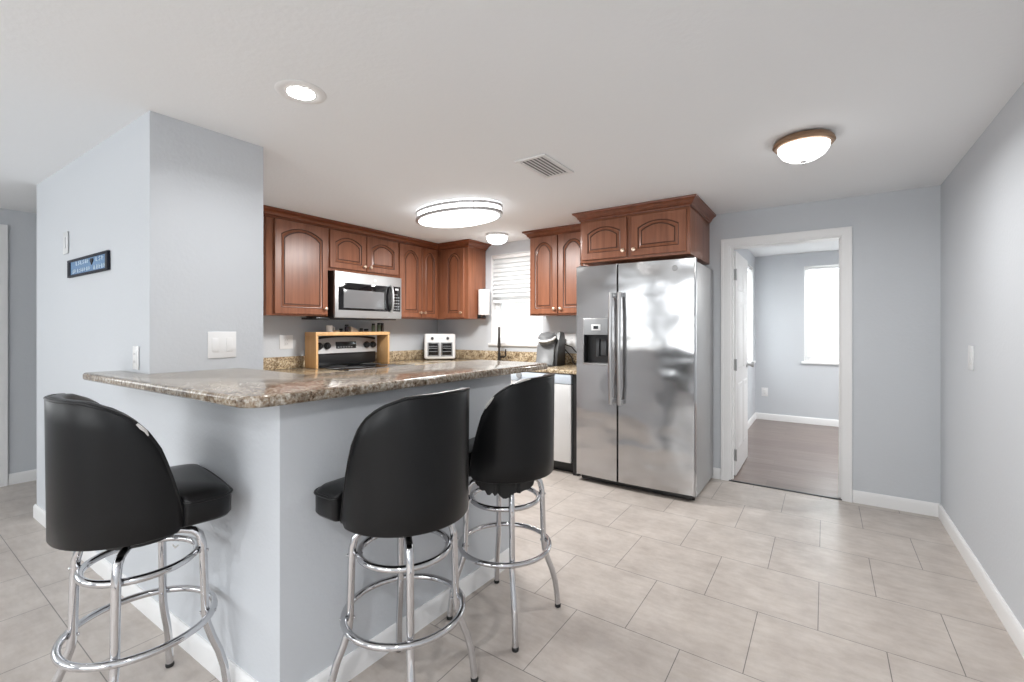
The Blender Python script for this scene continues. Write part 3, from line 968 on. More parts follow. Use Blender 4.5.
# ------------------------------------------------------------------ faucet
fa = thing('faucet', 'dark bronze kitchen faucet standing before the window', 'faucet', (-2.98, 4.08, KT))
FXc, FYc = -2.985, 4.09
m = MB(); m.lathe([(0, 0.001), (0.027, 0.001), (0.026, 0.012), (0.019, 0.02), (0.017, 0.09), (0.015, 0.10), (0, 0.10)], (FXc, FYc, KT), 20); m.build('base', DBRONZE, fa)
m = MB()
pts = [(FXc, FYc, KT + 0.09), (FXc, FYc, KT + 0.30)] + [(FXc + 0.59 * (0.075 - 0.075 * math.cos(a)), FYc - 0.81 * (0.075 - 0.075 * math.cos(a)), KT + 0.30 + 0.075 * math.sin(a)) for a in [PI * i / 8 for i in range(1, 9)]] + [(FXc + 0.0885, FYc - 0.1215, KT + 0.26)]
m.tube(pts, 0.012, 12); m.build('spout', DBRONZE, fa)
m = MB(); m.tube([(FXc + 0.0885, FYc - 0.1215, KT + 0.265), (FXc + 0.0885, FYc - 0.1215, KT + 0.21), (FXc + 0.0885, FYc - 0.1215, KT + 0.16)], [0.014, 0.017, 0.019], 12); m.build('spray_head', DBRONZE, fa)
m = MB(); m.tube([(FXc + 0.015, FYc, KT + 0.05), (FXc + 0.075, FYc, KT + 0.055), (FXc + 0.085, FYc, KT + 0.06), (FXc + 0.09, FYc, KT + 0.14)], [0.012, 0.011, 0.009, 0.007], 10); m.build('handle', DBRONZE, fa)

# ------------------------------------------------------------------ coffee maker
cm = thing('coffee_maker', 'grey single cup coffee maker with silver ring lid left of the refrigerator', 'coffee maker', (-2.25, 3.93, KT))
cm.rotation_euler.z = math.radians(8)


def cpart(mb, name, m_, par=None):
    return mb.build(name, m_, par or cm, world=False)


m = MB()
prof = [(-0.13, 0.001), (0.13, 0.001), (0.14, 0.06), (0.135, 0.27), (0.11, 0.315), (0.02, 0.322), (-0.03, 0.24), (-0.075, 0.20), (-0.105, 0.06), (-0.125, 0.03)]
m.loft([[Vector((x, a + 0.004 * k, b)) for a, b in prof] for x, k in ((-0.100, 1), (-0.088, 0), (0.075, 0), (0.080, 1))]); cpart(m, 'body', CMGREY)
m = MB()
prof = [(-0.09, 0.001), (0.135, 0.001), (0.145, 0.06), (0.14, 0.28), (0.115, 0.325), (0.01, 0.332), (-0.055, 0.20)]
m.loft([[Vector((x, a, b)) for a, b in prof] for x in (0.081, 0.112)]); cpart(m, 'side_panel', BLACKP)
tilt = Matrix.Rotation(math.radians(24), 3, 'X')
m = MB(); m.lathe([(0.0, -0.05), (0.070, -0.05), (0.088, -0.02), (0.088, 0.012), (0.070, 0.034), (0.03, 0.044), (0, 0.046)], (-0.008, -0.055, 0.272), 28, tilt); hd = cpart(m, 'lid', CMGREY)
m = MB(); m.tube([Vector((-0.008, -0.055, 0.272)) + tilt @ Vector((0.091 * math.cos(a), 0.091 * math.sin(a) - 0.004, 0.008)) for a in [PI * (0.98 + 1.04 * i / 20) for i in range(21)]], 0.011, 8); cpart(m, 'ring_handle', WHITE, hd)
m = MB(); m.box(-0.072, 0.072, -0.150, -0.118, 0.001, 0.02, 0.004); cpart(m, 'drip_tray', DARKP)

# outlets and switches --------------------------------------------------------
def plate(name, label, f, u0, u1, z0, z1, kind, gangs=1, cat='outlet', m_=WHITE):
    r = thing(name, label, cat, f((u0 + u1) / 2, 0, (z0 + z1) / 2))

    def bx(mb, a, b, w0, w1, c, d, bev=0.0015):
        p, q = f(a, w0, c), f(b, w1, d)
        mb.box(min(p[0], q[0]), max(p[0], q[0]), min(p[1], q[1]), max(p[1], q[1]), c, d, bev)
    m = MB(); bx(m, u0, u1, 0.0005, 0.006, z0, z1, 0.002); m.build('cover_plate', m_, r)
    w = (u1 - u0) / gangs
    for g in range(gangs):
        c = u0 + w * (g + 0.5)
        zc = (z0 + z1) / 2
        m = MB()
        if kind == 'switch':
            bx(m, c - 0.016, c + 0.016, 0.006, 0.010, zc - 0.034, zc + 0.034, 0.002); m.build('rocker', m_, r)
        else:
            bx(m, c - 0.017, c + 0.017, 0.006, 0.0085, zc - 0.034, zc + 0.034, 0.002); s_ = m.build('socket', m_, r)
            m = MB()
            for dz in (-0.018, 0.018):
                for du in (-0.007, 0.007):
                    bx(m, c + du - 0.001, c + du + 0.001, 0.0082, 0.009, zc + dz - 0.005, zc + dz + 0.005, 0)
            m.build('slots', DARKP, s_)
    return r


plate('light_switch', 'white double rocker switch on the column wall above bar top', mapx(PX), 0.993, 1.124, 1.136, 1.267, 'switch', 2, 'switch')
plate('wall_outlet', 'white outlet on the kitchen wall left of the bamboo shelf', mapx(SX), 2.18, 2.305, 1.10, 1.225, 'outlet')
plate('wall_outlet', 'white double outlet behind the coffee maker beside the refrigerator', mapy(BY), -2.27, -2.10, 1.10, 1.235, 'outlet', 2)
plate('light_switch', 'white switch plate on the right wall', lambda u, w, z: Vector((RX - w, -u, z)), -3.46, -3.36, 1.06, 1.19, 'switch', 1, 'switch', OFFW)
plate('light_switch', 'white wall plate above the blue sign', mapy(PYF(-3.8)), -3.785, -3.685, 1.728, 1.858, 'switch', 1, 'switch', OFFW)
plate('wall_outlet', 'small white outlet just above the narrow end of bar top', mapy(PYF(-2.65)), -2.68, -2.61, 1.092, 1.20, 'outlet')
plate('wall_outlet', 'white outlet low on the left wall beyond the open door', lambda u, w, z: Vector((u, YB - w, z)), -0.74, -0.66, 0.33, 0.45, 'outlet')

pc = thing('power_cord', 'black plug and looped cord hanging from the outlet behind coffee maker', 'cord', (-2.2, BY - 0.03, 1.14))
m = MB(); m.box(-2.245, -2.205, BY - 0.05, BY - 0.010, 1.135, 1.18, 0.006); m.build('plug', BLACKP, pc)
m = MB(); m.tube([(-2.225, BY - 0.045, 1.15), (-2.215, BY - 0.065, 1.10), (-2.17, BY - 0.08, 1.06), (-2.14, BY - 0.075, 1.03), (-2.10, BY - 0.075, 0.985), (-2.09, BY - 0.08, 0.945), (-2.07, BY - 0.085, 0.929), (-2.02, BY - 0.09, 0.928)], 0.006, 8); m.build('cable', BLACKP, pc)
m = MB(); m.tube([(-2.225, BY - 0.03, 1.16), (-2.19, BY - 0.06, 1.12), (-2.12, BY - 0.055, 1.10), (-2.06, BY - 0.055, 1.04), (-2.03, BY - 0.06, 0.98), (-2.0, BY - 0.08, 0.93), (-1.96, BY - 0.12, 0.928)], 0.006, 8); m.build('cable', BLACKP, pc)

# paper towel holder on the cabinet side
pt = thing('paper_towel_holder', 'white paper towel roll mounted upright on the cabinet side by the window', 'paper towel', (-3.19, 4.07, 1.42))
m = MB(); m.lathe([(0.018, 1.44), (0.063, 1.44), (0.065, 1.445), (0.065, 1.722), (0.063, 1.727), (0.018, 1.727)], (-3.190, 4.08, 0), 32); m.build('roll', PAPER, pt)
m = MB(); m.tube([(-3.190, 4.08, 1.408), (-3.190, 4.08, 1.745)], 0.008, 10); m.lathe([(0, 1.402), (0.022, 1.402), (0.026, 1.412), (0.02, 1.426), (0, 1.428)], (-3.190, 4.08, 0), 18)
m.box(-3.2615, -3.18, 4.066, 4.094, 1.405, 1.415, 0.003); m.box(-3.2615, -3.255, 4.05, 4.11, 1.400, 1.45, 0.002); m.build('bracket', BLACKP, pt)

# ------------------------------------------------------------------ refrigerator
FX0, FX1 = -1.738, -0.782
fg = thing('refrigerator', 'stainless side by side refrigerator with water dispenser beside the doorway', 'refrigerator', ((FX0 + FX1) / 2, 3.85, 0))
m = MB(); m.box(FX0 + 0.004, FX1 - 0.004, 3.562, 4.19, 0.025, 1.785, 0.006); m.build('body', FSIDE, fg)
cxm, hw = (FX0 + FX1) / 2, (FX1 - FX0) / 2
bulge = lambda x: 3.490 - 0.015 * (1 - ((x - cxm) / hw) ** 2)


def fridge_door(x0, x1, hole=None):
    us = sorted(set([x0 + (x1 - x0) * i / 10 for i in range(11)] + ([hole[0], hole[1]] if hole else [])))
    us = [u for i, u in enumerate(us) if i == 0 or u - us[i - 1] > 1e-4]
    z0, z1 = 0.058, 1.800
    zs = [z0, z1] if not hole else [z0, hole[2], hole[3], z1]
    m = MB()
    ins = 0.012

    def yf(x):
        y = bulge(x)
        return y
    V = {}
    for i, u in enumerate(us):
        for j, z in enumerate(zs):
            V[i, j] = m.bm.verts.new((u, yf(u), z))
    for i in range(len(us) - 1):
        for j in range(len(zs) - 1):
            if hole and us[i] >= hole[0] - 1e-5 and us[i + 1] <= hole[1] + 1e-5 and j == 1:
                continue
            m.bm.faces.new((V[i, j], V[i + 1, j], V[i + 1, j + 1], V[i, j + 1]))
    be = [e for e in m.bm.edges if len(e.link_faces) == 1]
    # rounded front rim then straight back to the hinge plane
    r = bmesh.ops.extrude_edge_only(m.bm, edges=be)
    vs = [g for g in r['geom'] if isinstance(g, bmesh.types.BMVert)]
    for v in vs:
        c = v.co
        if abs(c.x - x0) < 1e-5: c.x -= 0.004
        if abs(c.x - x1) < 1e-5: c.x += 0.004
        if abs(c.z - z0) < 1e-5: c.z -= 0.004
        if abs(c.z - z1) < 1e-5: c.z += 0.004
        c.y += 0.006
    es = [g for g in r['geom'] if isinstance(g, bmesh.types.BMEdge)]
    r = bmesh.ops.extrude_edge_only(m.bm, edges=es)
    for v in [g for g in r['geom'] if isinstance(g, bmesh.types.BMVert)]:
        v.co.y = 3.556
    return m


HOLE = (-1.662, -1.446, 0.992, 1.362)
SPLIT = -1.366
ld = fridge_door(FX0 + 0.004, SPLIT - 0.008, HOLE).build('door', STEEL, fg, angle=50)
rd = fridge_door(SPLIT + 0.008, FX1 - 0.004).build('door', STEEL, fg, angle=50)
# dispenser
yd = bulge(-1.554)
m = MB()
m.box(HOLE[0], HOLE[1], yd - 0.006, yd + 0.03, 1.232, 1.362, 0.004)
ds = m.build('dispenser_panel', GREYP, ld)
m = MB(); m.box(-1.592, -1.510, yd - 0.009, yd, 1.268, 1.318, 0.003); m.build('display', OFFW, ds)
m = MB(); m.box(-1.572, -1.530, yd - 0.0105, yd - 0.006, 1.28, 1.306, 0.001); m.build('screen', DISPLAY, ds)
m = MB()
m.box(HOLE[0] + 0.001, HOLE[1] - 0.001, 3.548, 3.555, 0.993, 1.235)
m.box(HOLE[0] + 0.001, HOLE[0] + 0.006, yd + 0.004, 3.548, 0.993, 1.235)
m.box(HOLE[1] - 0.006, HOLE[1] - 0.001, yd + 0.004, 3.548, 0.993, 1.235)
m.box(HOLE[0] + 0.006, HOLE[1] - 0.006, yd + 0.03, 3.548, 1.225, 1.235)
m.build('dispenser_recess', BLACKP, ld)
m = MB(); m.box(-1.530, -1.478, 3.52, 3.547, 1.06, 1.19, 0.006); m.box(-1.575, -1.545, 3.525, 3.547, 1.05, 1.20, 0.006)
m.build('dispenser_paddle', DARKP, ld)
m = MB(); m.box(HOLE[0] - 0.004, HOLE[1] + 0.004, yd - 0.012, 3.547, 0.985, 0.999, 0.003); m.build('drip_tray', STEELS, ld)
m = MB()
for a, b in ((HOLE[0] - 0.006, HOLE[0]), (HOLE[1], HOLE[1] + 0.006)):
    m.box(a, b, yd - 0.005, yd + 0.02, 0.985, 1.368, 0.002)
m.box(HOLE[0] - 0.006, HOLE[1] + 0.006, yd - 0.005, yd + 0.02, 1.362, 1.368, 0.002)
m.build('dispenser_bezel', STEELS, ld)
# handles
for dx, dd in ((-0.036, ld), (0.036, rd)):
    x = SPLIT + dx
    y0 = bulge(x)
    m = MB()
    pts, rs = [], []
    for i in range(15):
        s = -1 + i / 7
        pts.append(Vector((x, y0 - 0.05 - 0.018 * (1 - s * s), 1.125 + 0.445 * s)))
    loops = []
    for p in pts:
        loops.append([p + Vector((0.016 * math.cos(2 * PI * k / 12), 0.012 * math.sin(2 * PI * k / 12), 0)) for k in range(12)])
    m.loft(loops)
    for zz in (0.70, 1.55):
        m.box(x - 0.012, x + 0.012, y0 - 0.052, y0 + 0.004, zz - 0.018, zz + 0.018, 0.004)
    m.build('handle', STEELS, dd)
# round monogram badge
m = MB()
R_ = Matrix.Rotation(PI / 2, 3, 'X')
bx_, bz_ = -0.921, 1.735
m.lathe([(0.0, 0), (0.021, 0), (0.022, 0.002), (0.020, 0.0035), (0, 0.0035)], (bx_, bulge(bx_) + 0.001, bz_), 28, R_); eb = m.build('emblem', GREYP, rd)
m = MB()
yb_ = bulge(bx_) - 0.004
m.tube([(bx_ + 0.018 * math.cos(a), yb_, bz_ + 0.018 * math.sin(a)) for a in [2 * PI * i / 24 for i in range(24)]], 0.0014, 6, closed=True)
m.tube([(bx_ - 0.002 + 0.006 * math.cos(a), yb_, bz_ + 0.001 + 0.009 * math.sin(a)) for a in [0.6 + 5.0 * i / 12 for i in range(13)]], 0.0013, 6)
m.tube([(bx_ + 0.002, yb_, bz_ - 0.001), (bx_ - 0.002, yb_, bz_ - 0.010), (bx_ - 0.009, yb_, bz_ - 0.008)], 0.0012, 6)
m.tube([(bx_ + 0.010 + 0.004 * math.cos(a), yb_, bz_ + 0.004 + 0.004 * math.sin(a)) for a in [0.8 + 3.6 * i / 8 for i in range(9)]], 0.0012, 6)
m.tube([(bx_ + 0.010 + 0.0045 * math.cos(a), yb_, bz_ - 0.005 + 0.005 * math.sin(a)) for a in [1.9 + 3.6 * i / 8 for i in range(9)]], 0.0012, 6)
m.build('monogram', WHITE, eb)
m = MB(); m.box(FX0 + 0.03, FX1 - 0.03, 3.53, 3.60, 0.012, 0.052, 0.006); m.build('toe_grille', BLACKP, fg)
for x in (FX0 + 0.04, FX1 - 0.04):
    m = MB(); m.lathe([(0.022, 0.0), (0.022, 0.012), (0.012, 0.014), (0.012, 0.03)], (x, 3.585, 0), 14); m.build('foot', BLACKP, fg)
    m = MB(); m.lathe([(0.022, 0.0), (0.022, 0.03)], (x, 4.12, 0), 14); m.build('foot', BLACKP, fg)
    m = MB(); m.box(x - 0.035, x + 0.035, 3.515, 3.60, 1.786, 1.815, 0.006); m.build('hinge_cap', DARKP, fg)

# ------------------------------------------------------------------ bar stools
def interp(tab, x):
    for (a, b), (c, d) in zip(tab, tab[1:]):
        if a <= x <= c:
            t = (x - a) / (c - a)
            return b + (d - b) * t
    return tab[-1][1]


BACK_TOP = [(0, 1.082), (30, 1.078), (42, 1.074), (50, 1.064), (58, 1.053), (66, 1.035), (74, 1.010), (81, 0.976), (88, 0.925), (94, 0.858), (99, 0.790), (103, 0.728), (107, 0.675)]
BZ = 0.650


def stool_parts(root):
    # seat cushion
    def superloop(k, z, n=0, e=0):
        half = []
        for q in range(13):                       # rear half circle, from -Y round to the wing
            a = math.radians(-90 + 109 * q / 12)
            half.append((0.172 * math.cos(a), 0.172 * math.sin(a)))
        half += [(0.170, 0.066), (0.182, 0.069), (0.208, 0.070)]
        for q in range(5):
            a = math.radians(-90 + 90 * q / 4); half.append((0.212 + 0.016 * math.cos(a), 0.086 + 0.016 * math.sin(a)))
        for q in range(7):
            a = math.radians(90 * q / 6); half.append((0.176 + 0.052 * math.cos(a), 0.157 + 0.052 * math.sin(a)))
        half += [(0.10, 0.2115), (0.04, 0.213)]
        pts = half + [(-x, y) for x, y in reversed(half[1:])]
        out = []
        for x, y in pts:
            f = 1 - k / 0.2
            out.append(Vector((x * f, (y - 0.02) * f + 0.02, z)))
        return out
    m = MB()
    m.loft([superloop(0.03, 0.668), superloop(0.006, 0.670), superloop(0.0, 0.680), superloop(0.0, 0.735), superloop(0.004, 0.748), superloop(0.014, 0.758), superloop(0.04, 0.766), superloop(0.09, 0.772), superloop(0.15, 0.775)])
    seat = m.build('seat', VINYL, root, angle=60, world=False)
    m = MB(); m.tube([p + Vector((0, 0, 0)) for p in superloop(-0.001, 0.742, 56)], 0.0045, 8, closed=True); m.build('seat_piping', VINYL, seat, world=False)
    m = MB(); m.lathe([(0, 0.600), (0.095, 0.600), (0.11, 0.606), (0.11, 0.614), (0.075, 0.630), (0.07, 0.668), (0, 0.668)], (0, 0, 0), 24); m.build('swivel', BLACKP, root, world=False)
    # wrap-round backrest, centred on -Y
    n = 56
    loops, rim = [], []
    for i in range(n + 1):
        ph = -107 + 214 * i / n
        zt = interp(BACK_TOP, abs(ph))
        a = math.radians(-90 + ph)
        d = Vector((math.cos(a), math.sin(a), 0))
        lo = BZ + (0.012 if abs(ph) > 101 else 0.0)
        hgt = zt - lo
        sec = []
        th = 0.040
        ro = lambda z: 0.2195 + 0.004 * max(0, (z - 0.66)) / 0.42
        cr = min(0.016, hgt * 0.35)
        for k in range(7):
            z = lo + cr * 0.6 + (hgt - cr * 1.2) * k / 6
            sec.append(d * ro(z) + Vector((0, 0, z)))
        for b in (30, 70, 110, 150):
            b = math.radians(b)
            c = ro(zt) - th / 2
            sec.append(d * (c + th / 2 * math.cos(b)) + Vector((0, 0, zt - cr * 0.6 + cr * 0.6 * math.sin(b))))
        for k in range(7):
            z = lo + cr * 0.6 + (hgt - cr * 1.2) * (6 - k) / 6
            puff = 0.012 * math.sin(PI * (6 - k) / 6)
            sec.append(d * (ro(z) - th - puff) + Vector((0, 0, z)))
        for b in (210, 250, 290, 330):
            b = math.radians(b)
            c = ro(lo) - th / 2
            sec.append(d * (c + th / 2 * math.cos(b)) + Vector((0, 0, lo + cr * 0.6 + cr * 0.6 * math.sin(b))))
        loops.append(sec)
        rim.append(d * (ro(zt) - 0.003) + Vector((0, 0, zt - 0.004)))
    m = MB(); m.loft(loops)
    back = m.build('backrest', VINYL, root, angle=60, world=False)
    m = MB(); m.tube(rim, 0.0050, 8); m.build('back_piping', VINYL, back, world=False)
    # chrome base
    LEG = [(0.06, 0.606), (0.115, 0.606), (0.145, 0.599), (0.163, 0.582), (0.171, 0.55), (0.174, 0.50), (0.177, 0.40), (0.179, 0.315), (0.184, 0.275), (0.200, 0.225), (0.220, 0.175), (0.235, 0.12), (0.243, 0.06), (0.247, 0.016)]
    m = MB(); m.tube([(r / math.sqrt(2), r / math.sqrt(2), z) for r, z in LEG], 0.0125, 12)
    leg = m.build('leg', CHROME, root, angle=60, world=False)
    m = MB(); r = 0.2475 / math.sqrt(2); m.lathe([(0, 0.0005), (0.0128, 0.0005), (0.0138, 0.004), (0.0138, 0.013), (0.0122, 0.015)], (r, r, 0), 14)
    foot = m.build('rubber_foot', RUBBER, leg, world=False)
    for k in range(1, 4):
        l2 = leg.copy(); COL.objects.link(l2); l2.parent = root; l2.rotation_euler.z = k * PI / 2
        f2 = foot.copy(); COL.objects.link(f2); f2.parent = l2
    for R, z, rr in ((0.1995, 0.315, 0.0115), (0.1505, 0.525, 0.0115)):
        m = MB(); m.tube([(R * math.cos(2 * PI * i / 48), R * math.sin(2 * PI * i / 48), z) for i in range(48)], rr, 10, closed=True)
        for k in range(4):
            a = PI / 4 + k * PI / 2
            c = Vector((math.cos(a), math.sin(a), 0))
            rl = 0.179 if R > 0.18 else 0.173
            m.tube([c * (rl - 0.016) + Vector((0, 0, z)), c * (R + 0.0125) + Vector((0, 0, z))] if R > 0.18 else [c * (R - 0.0125) + Vector((0, 0, z)), c * (rl + 0.0155) + Vector((0, 0, z))], 0.0045, 8)
        m.build('footrest_ring' if R > 0.18 else 'brace_ring', CHROME, root, angle=60, world=False)


def copy_tree(o, parent=None):
    c = o.copy()
    COL.objects.link(c)
    if parent is not None:
        c.parent = parent
    for ch in list(o.children):
        copy_tree(ch, c)
    return c


GS = 'black vinyl bar stools round the bar'
s1 = thing('bar_stool', 'black vinyl bar stool at the narrow bar end, below the blue sign', 'bar stool', (0, 0, 0), GS)
stool_parts(s1)
s2 = copy_tree(s1)
s3 = copy_tree(s1)
s2['label'] = 'middle one of the three black vinyl bar stools, before the long bar side'
s3['label'] = 'black vinyl bar stool nearest the refrigerator, with torn fabric under its seat'


def pose(s, x, y, face_rot, leg_rot):
    s.location = (x, y, 0)
    s.rotation_euler.z = math.radians(face_rot)
    k = 0
    for ch in s.children:
        b = ch.name.split('.')[0]
        if b == 'leg':
            ch.rotation_euler.z = math.radians(leg_rot - face_rot) + k * PI / 2
            k += 1
        elif b in ('footrest_ring', 'brace_ring'):
            ch.rotation_euler.z = math.radians(leg_rot - face_rot)


pose(s1, -1.850, 0.543, -3, 9)
pose(s2, -1.200, 1.090, 90, 8)
pose(s3, -1.190, 1.675, 98, 0)


for ch in s1.children:
    if ch.name.split('.')[0] == 'seat':
        ch.rotation_euler.z = math.radians(-5)      # the cushion sits slightly askew


def child(s, base):
    return [c for c in s.children if c.name.split('.')[0] == base][0]


def rim_pt(ph, out=0.004, dz=0.0):
    a = math.radians(-90 + ph)
    zt = interp(BACK_TOP, abs(ph)) + dz
    return Vector(((0.2195 + 0.004 * (zt - .66) / .42 + out) * math.cos(a), (0.2195 + 0.004 * (zt - .66) / .42 + out) * math.sin(a), zt))


def tear(s, pts, r, label, name='worn_patch', m_=STUFFING):
    m = MB(); m.tube(pts, r, 7)
    o = m.build(name, m_, child(s, 'backrest'), world=False)
    o['label'] = label


tear(s1, [rim_pt(74, 0.004, -0.004), rim_pt(76.5, 0.0065, -0.004), rim_pt(79, 0.006, -0.003), rim_pt(80.5, 0.004, -0.010)], [0.003, 0.005, 0.004, 0.002], 'pale torn spot on the piping')
tear(s1, [rim_pt(96, 0.001, -0.205), rim_pt(98, 0.001, -0.190), rim_pt(100, 0.001, -0.155)], [0.002, 0.003, 0.002], 'small pale scuff near the lower corner')
tear(s3, [rim_pt(-74, 0.004, -0.004), rim_pt(-78, 0.007, -0.003), rim_pt(-81, 0.006, -0.004), rim_pt(-83, 0.003, -0.004)], [0.002, 0.006, 0.005, 0.002], 'pale torn spot on the piping')
tear(s3, [rim_pt(-35, 0.003, 0.0), rim_pt(-42, 0.005, 0.0), rim_pt(-50, 0.005, 0.0), rim_pt(-54, 0.003, 0.0)], [0.002, 0.005, 0.004, 0.002], 'pale worn stretch on the top piping')
# ragged black lining hanging below the seat of the third stool
m = MB()
rnd = random.Random(3)
top, bot = [], []
for i in range(29):
    a = math.radians(150 + 110 * i / 28)
    rr = 0.175 + 0.01 * rnd.random()
    edge = math.sin(PI * i / 28) ** 0.5
    top.append((a, rr, 0.664))
    bot.append((a, rr - 0.012, 0.655 - edge * (0.058 + 0.022 * rnd.random())))
ring_ = []
for (a, r1, z1), (_, r2, z2) in zip(top, bot):
    ring_.append([Vector((r1 * math.cos(a), r1 * math.sin(a), z1)), Vector((r2 * math.cos(a), r2 * math.sin(a), z2)), Vector(((r2 - 0.004) * math.cos(a), (r2 - 0.004) * math.sin(a), z2)), Vector(((r1 - 0.004) * math.cos(a), (r1 - 0.004) * math.sin(a), z1))])
m.loft(ring_)
o = m.build('torn_lining', RUBBER, child(s3, 'seat'), world=False, angle=20)
o['label'] = 'ragged black fabric hanging below the seat'

# ------------------------------------------------------------------ wall sign
sg = thing('wall_sign', 'small blue sign in dark frame with two pale lines of lettering', 'sign', (-3.373, PY, 1.63))
X0, X1, Z0, Z1 = -3.665, -2.990, 1.580, 1.680
m = MB()
m.box(X0, X1, PY - 0.014, PY - 0.001, Z0, Z0 + 0.012, 0.002); m.box(X0, X1, PY - 0.014, PY - 0.001, Z1 - 0.014, Z1, 0.002)
m.box(X0, X0 + 0.05, PY - 0.014, PY - 0.001, Z0 + 0.012, Z1 - 0.014, 0.002); m.box(X1 - 0.035, X1, PY - 0.014, PY - 0.001, Z0 + 0.012, Z1 - 0.014, 0.002)
m.build('frame', SIGNBLACK, sg)
m = MB(); m.box(X0 + 0.05, X1 - 0.035, PY - 0.009, PY - 0.001, Z0 + 0.012, Z1 - 0.014); m.build('sign_face', SIGNBLUE, sg)
m = MB(); yy = PY - 0.0095
rnd = random.Random(11)
for z, xs, xe, hh in ((1.642, X0 + 0.16, X0 + 0.36, 0.020), (1.640, X0 + 0.50, X1 - 0.06, 0.020), (1.600, X0 + 0.10, X0 + 0.40, 0.018), (1.598, X0 + 0.46, X1 - 0.055, 0.020)):
    x = xs
    while x < xe:
        w = 0.018 + 0.012 * rnd.random()
        r_ = 0.0034
        k = rnd.randrange(4)
        if k == 0: m.tube([(x, yy, z), (x, yy, z + hh), (x + w * .6, yy, z + hh * .6), (x, yy, z + hh * .45)], r_, 6)
        elif k == 1: m.tube([(x + w * .6, yy, z + hh), (x, yy, z + hh * .7), (x + w * .6, yy, z + hh * .35), (x, yy, z)], r_, 6)
        elif k == 2: m.tube([(x, yy, z), (x + w * .3, yy, z + hh), (x + w * .6, yy, z)], r_, 6)
        else: m.tube([(x, yy, z + hh), (x, yy, z), (x + w * .6, yy, z)], r_, 6)
        x += w + 0.016
m.build('lettering', SIGNMARK, sg)
m = MB(); hx, hz = X0 + 0.425, 1.645
m.loft([[Vector((hx + 0.0016 * 16 * math.sin(t) ** 3, y, hz + 0.0012 * (13 * math.cos(t) - 5 * math.cos(2 * t) - 2 * math.cos(3 * t) - math.cos(4 * t)))) for t in [2 * PI * i / 24 for i in range(24)]] for y in (PY - 0.0095, PY - 0.0125)])
m.build('heart', SIGNBLACK, sg)
sg.rotation_euler.z = math.atan(0.0214)

# ------------------------------------------------------------------ ceiling lights and vent
def recessed(x, y, label):  # also builds the fixtures of the added fill lamps
    r = thing('recessed_or_fill_light', label, 'ceiling light', (x, y, CZ))
    m = MB(); m.lathe([(0.068, CZ - 0.0005), (0.098, CZ - 0.0005), (0.098, CZ - 0.002), (0.092, CZ - 0.004), (0.070, CZ - 0.006), (0.068, CZ - 0.005)], (x, y, 0), 40); m.build('trim_ring', WHITE, r)
    m = MB(); m.lathe([(0, CZ - 0.0005), (0.0675, CZ - 0.0005), (0.0675, CZ - 0.004), (0.04, CZ - 0.006), (0, CZ - 0.0065)], (x, y, 0), 36); m.build('lens', LAMPR, r)


for (x_, y_, p_), lab in zip(DOWNLIGHTS_AND_FILL, ('lit round recessed downlight in ceiling in front of the column wall', 'added fill light in the ceiling straight above the viewpoint', 'added fill light in ceiling near the rear window by the right wall', 'added fill light in the dining ceiling facing the blue sign', 'added fill light in ceiling near the rear window by the passage')):
    recessed(x_, y_, lab)

def lamp_light(x, y, z, sx, sy, power):
    d = bpy.data.lights.new('lamp_light', 'AREA')
    d.shape = 'ELLIPSE'
    d.size, d.size_y = sx, sy
    d.energy = power
    d.color = (1.0, 0.995, 0.98)
    o = bpy.data.objects.new('lamp_light', d)
    o.location = (x, y, z)
    COL.objects.link(o)


OV = (-2.468, 2.81)
lamp_light(*OV, CZ - 0.115, 0.55, 0.32, 48)
lamp_light(-2.80, 3.80, CZ - 0.106, 0.10, 0.10, 5)
lamp_light(-0.091, 2.775, CZ - 0.1385, 0.012, 0.012, 11)
lamp_light(1.0, 5.9, 2.195, 0.2, 0.2, 48)  # added fill for the back room, out of view
ov = thing('oval_ceiling_light', 'large lit oval flush ceiling light with twin metal bands', 'ceiling light', (*OV, CZ))
m = MB(); m.lathe([(0, CZ - 0.001), (0.96, CZ - 0.001), (0.965, CZ - 0.072), (0.94, CZ - 0.088), (0.80, CZ - 0.100), (0.5, CZ - 0.110), (0, CZ - 0.113)], (*OV, 0), 56, sx=0.405, sy=0.245); m.build('diffuser', LAMPW, ov)
for z in (CZ - 0.020, CZ - 0.072):
    m = MB()
    m.lathe([(0.975, z - 0.011), (1.015, z - 0.011), (1.02, z), (1.015, z + 0.011), (0.975, z + 0.011), (0.968, z)], (*OV, 0), 56, sx=0.405, sy=0.245); m.build('band', ALUM, ov)
m = MB()
for k in range(6):
    a = k * PI / 3 + 0.3
    p = (OV[0] + 0.411 * math.cos(a), OV[1] + 0.249 * math.sin(a))
    m.tube([(p[0], p[1], CZ - 0.004), (p[0], p[1], CZ - 0.082)], 0.004, 6)
m.build('band_posts', ALUM, ov)

dm_ = thing('dome_ceiling_light', 'small lit white dome light in ceiling near the kitchen window', 'ceiling light', (-2.80, 3.80, CZ))
m = MB(); m.lathe([(0, CZ - 0.001), (0.112, CZ - 0.001), (0.118, CZ - 0.012), (0.114, CZ - 0.022), (0.10, CZ - 0.024)], (-2.80, 3.80, 0), 36); m.build('base_ring', WHITE, dm_)
m = MB(); m.lathe([(0, CZ - 0.02), (0.110, CZ - 0.020), (0.107, CZ - 0.05), (0.088, CZ - 0.080), (0.05, CZ - 0.098), (0, CZ - 0.104)], (-2.80, 3.80, 0), 36); m.build('dome', LAMPB, dm_)

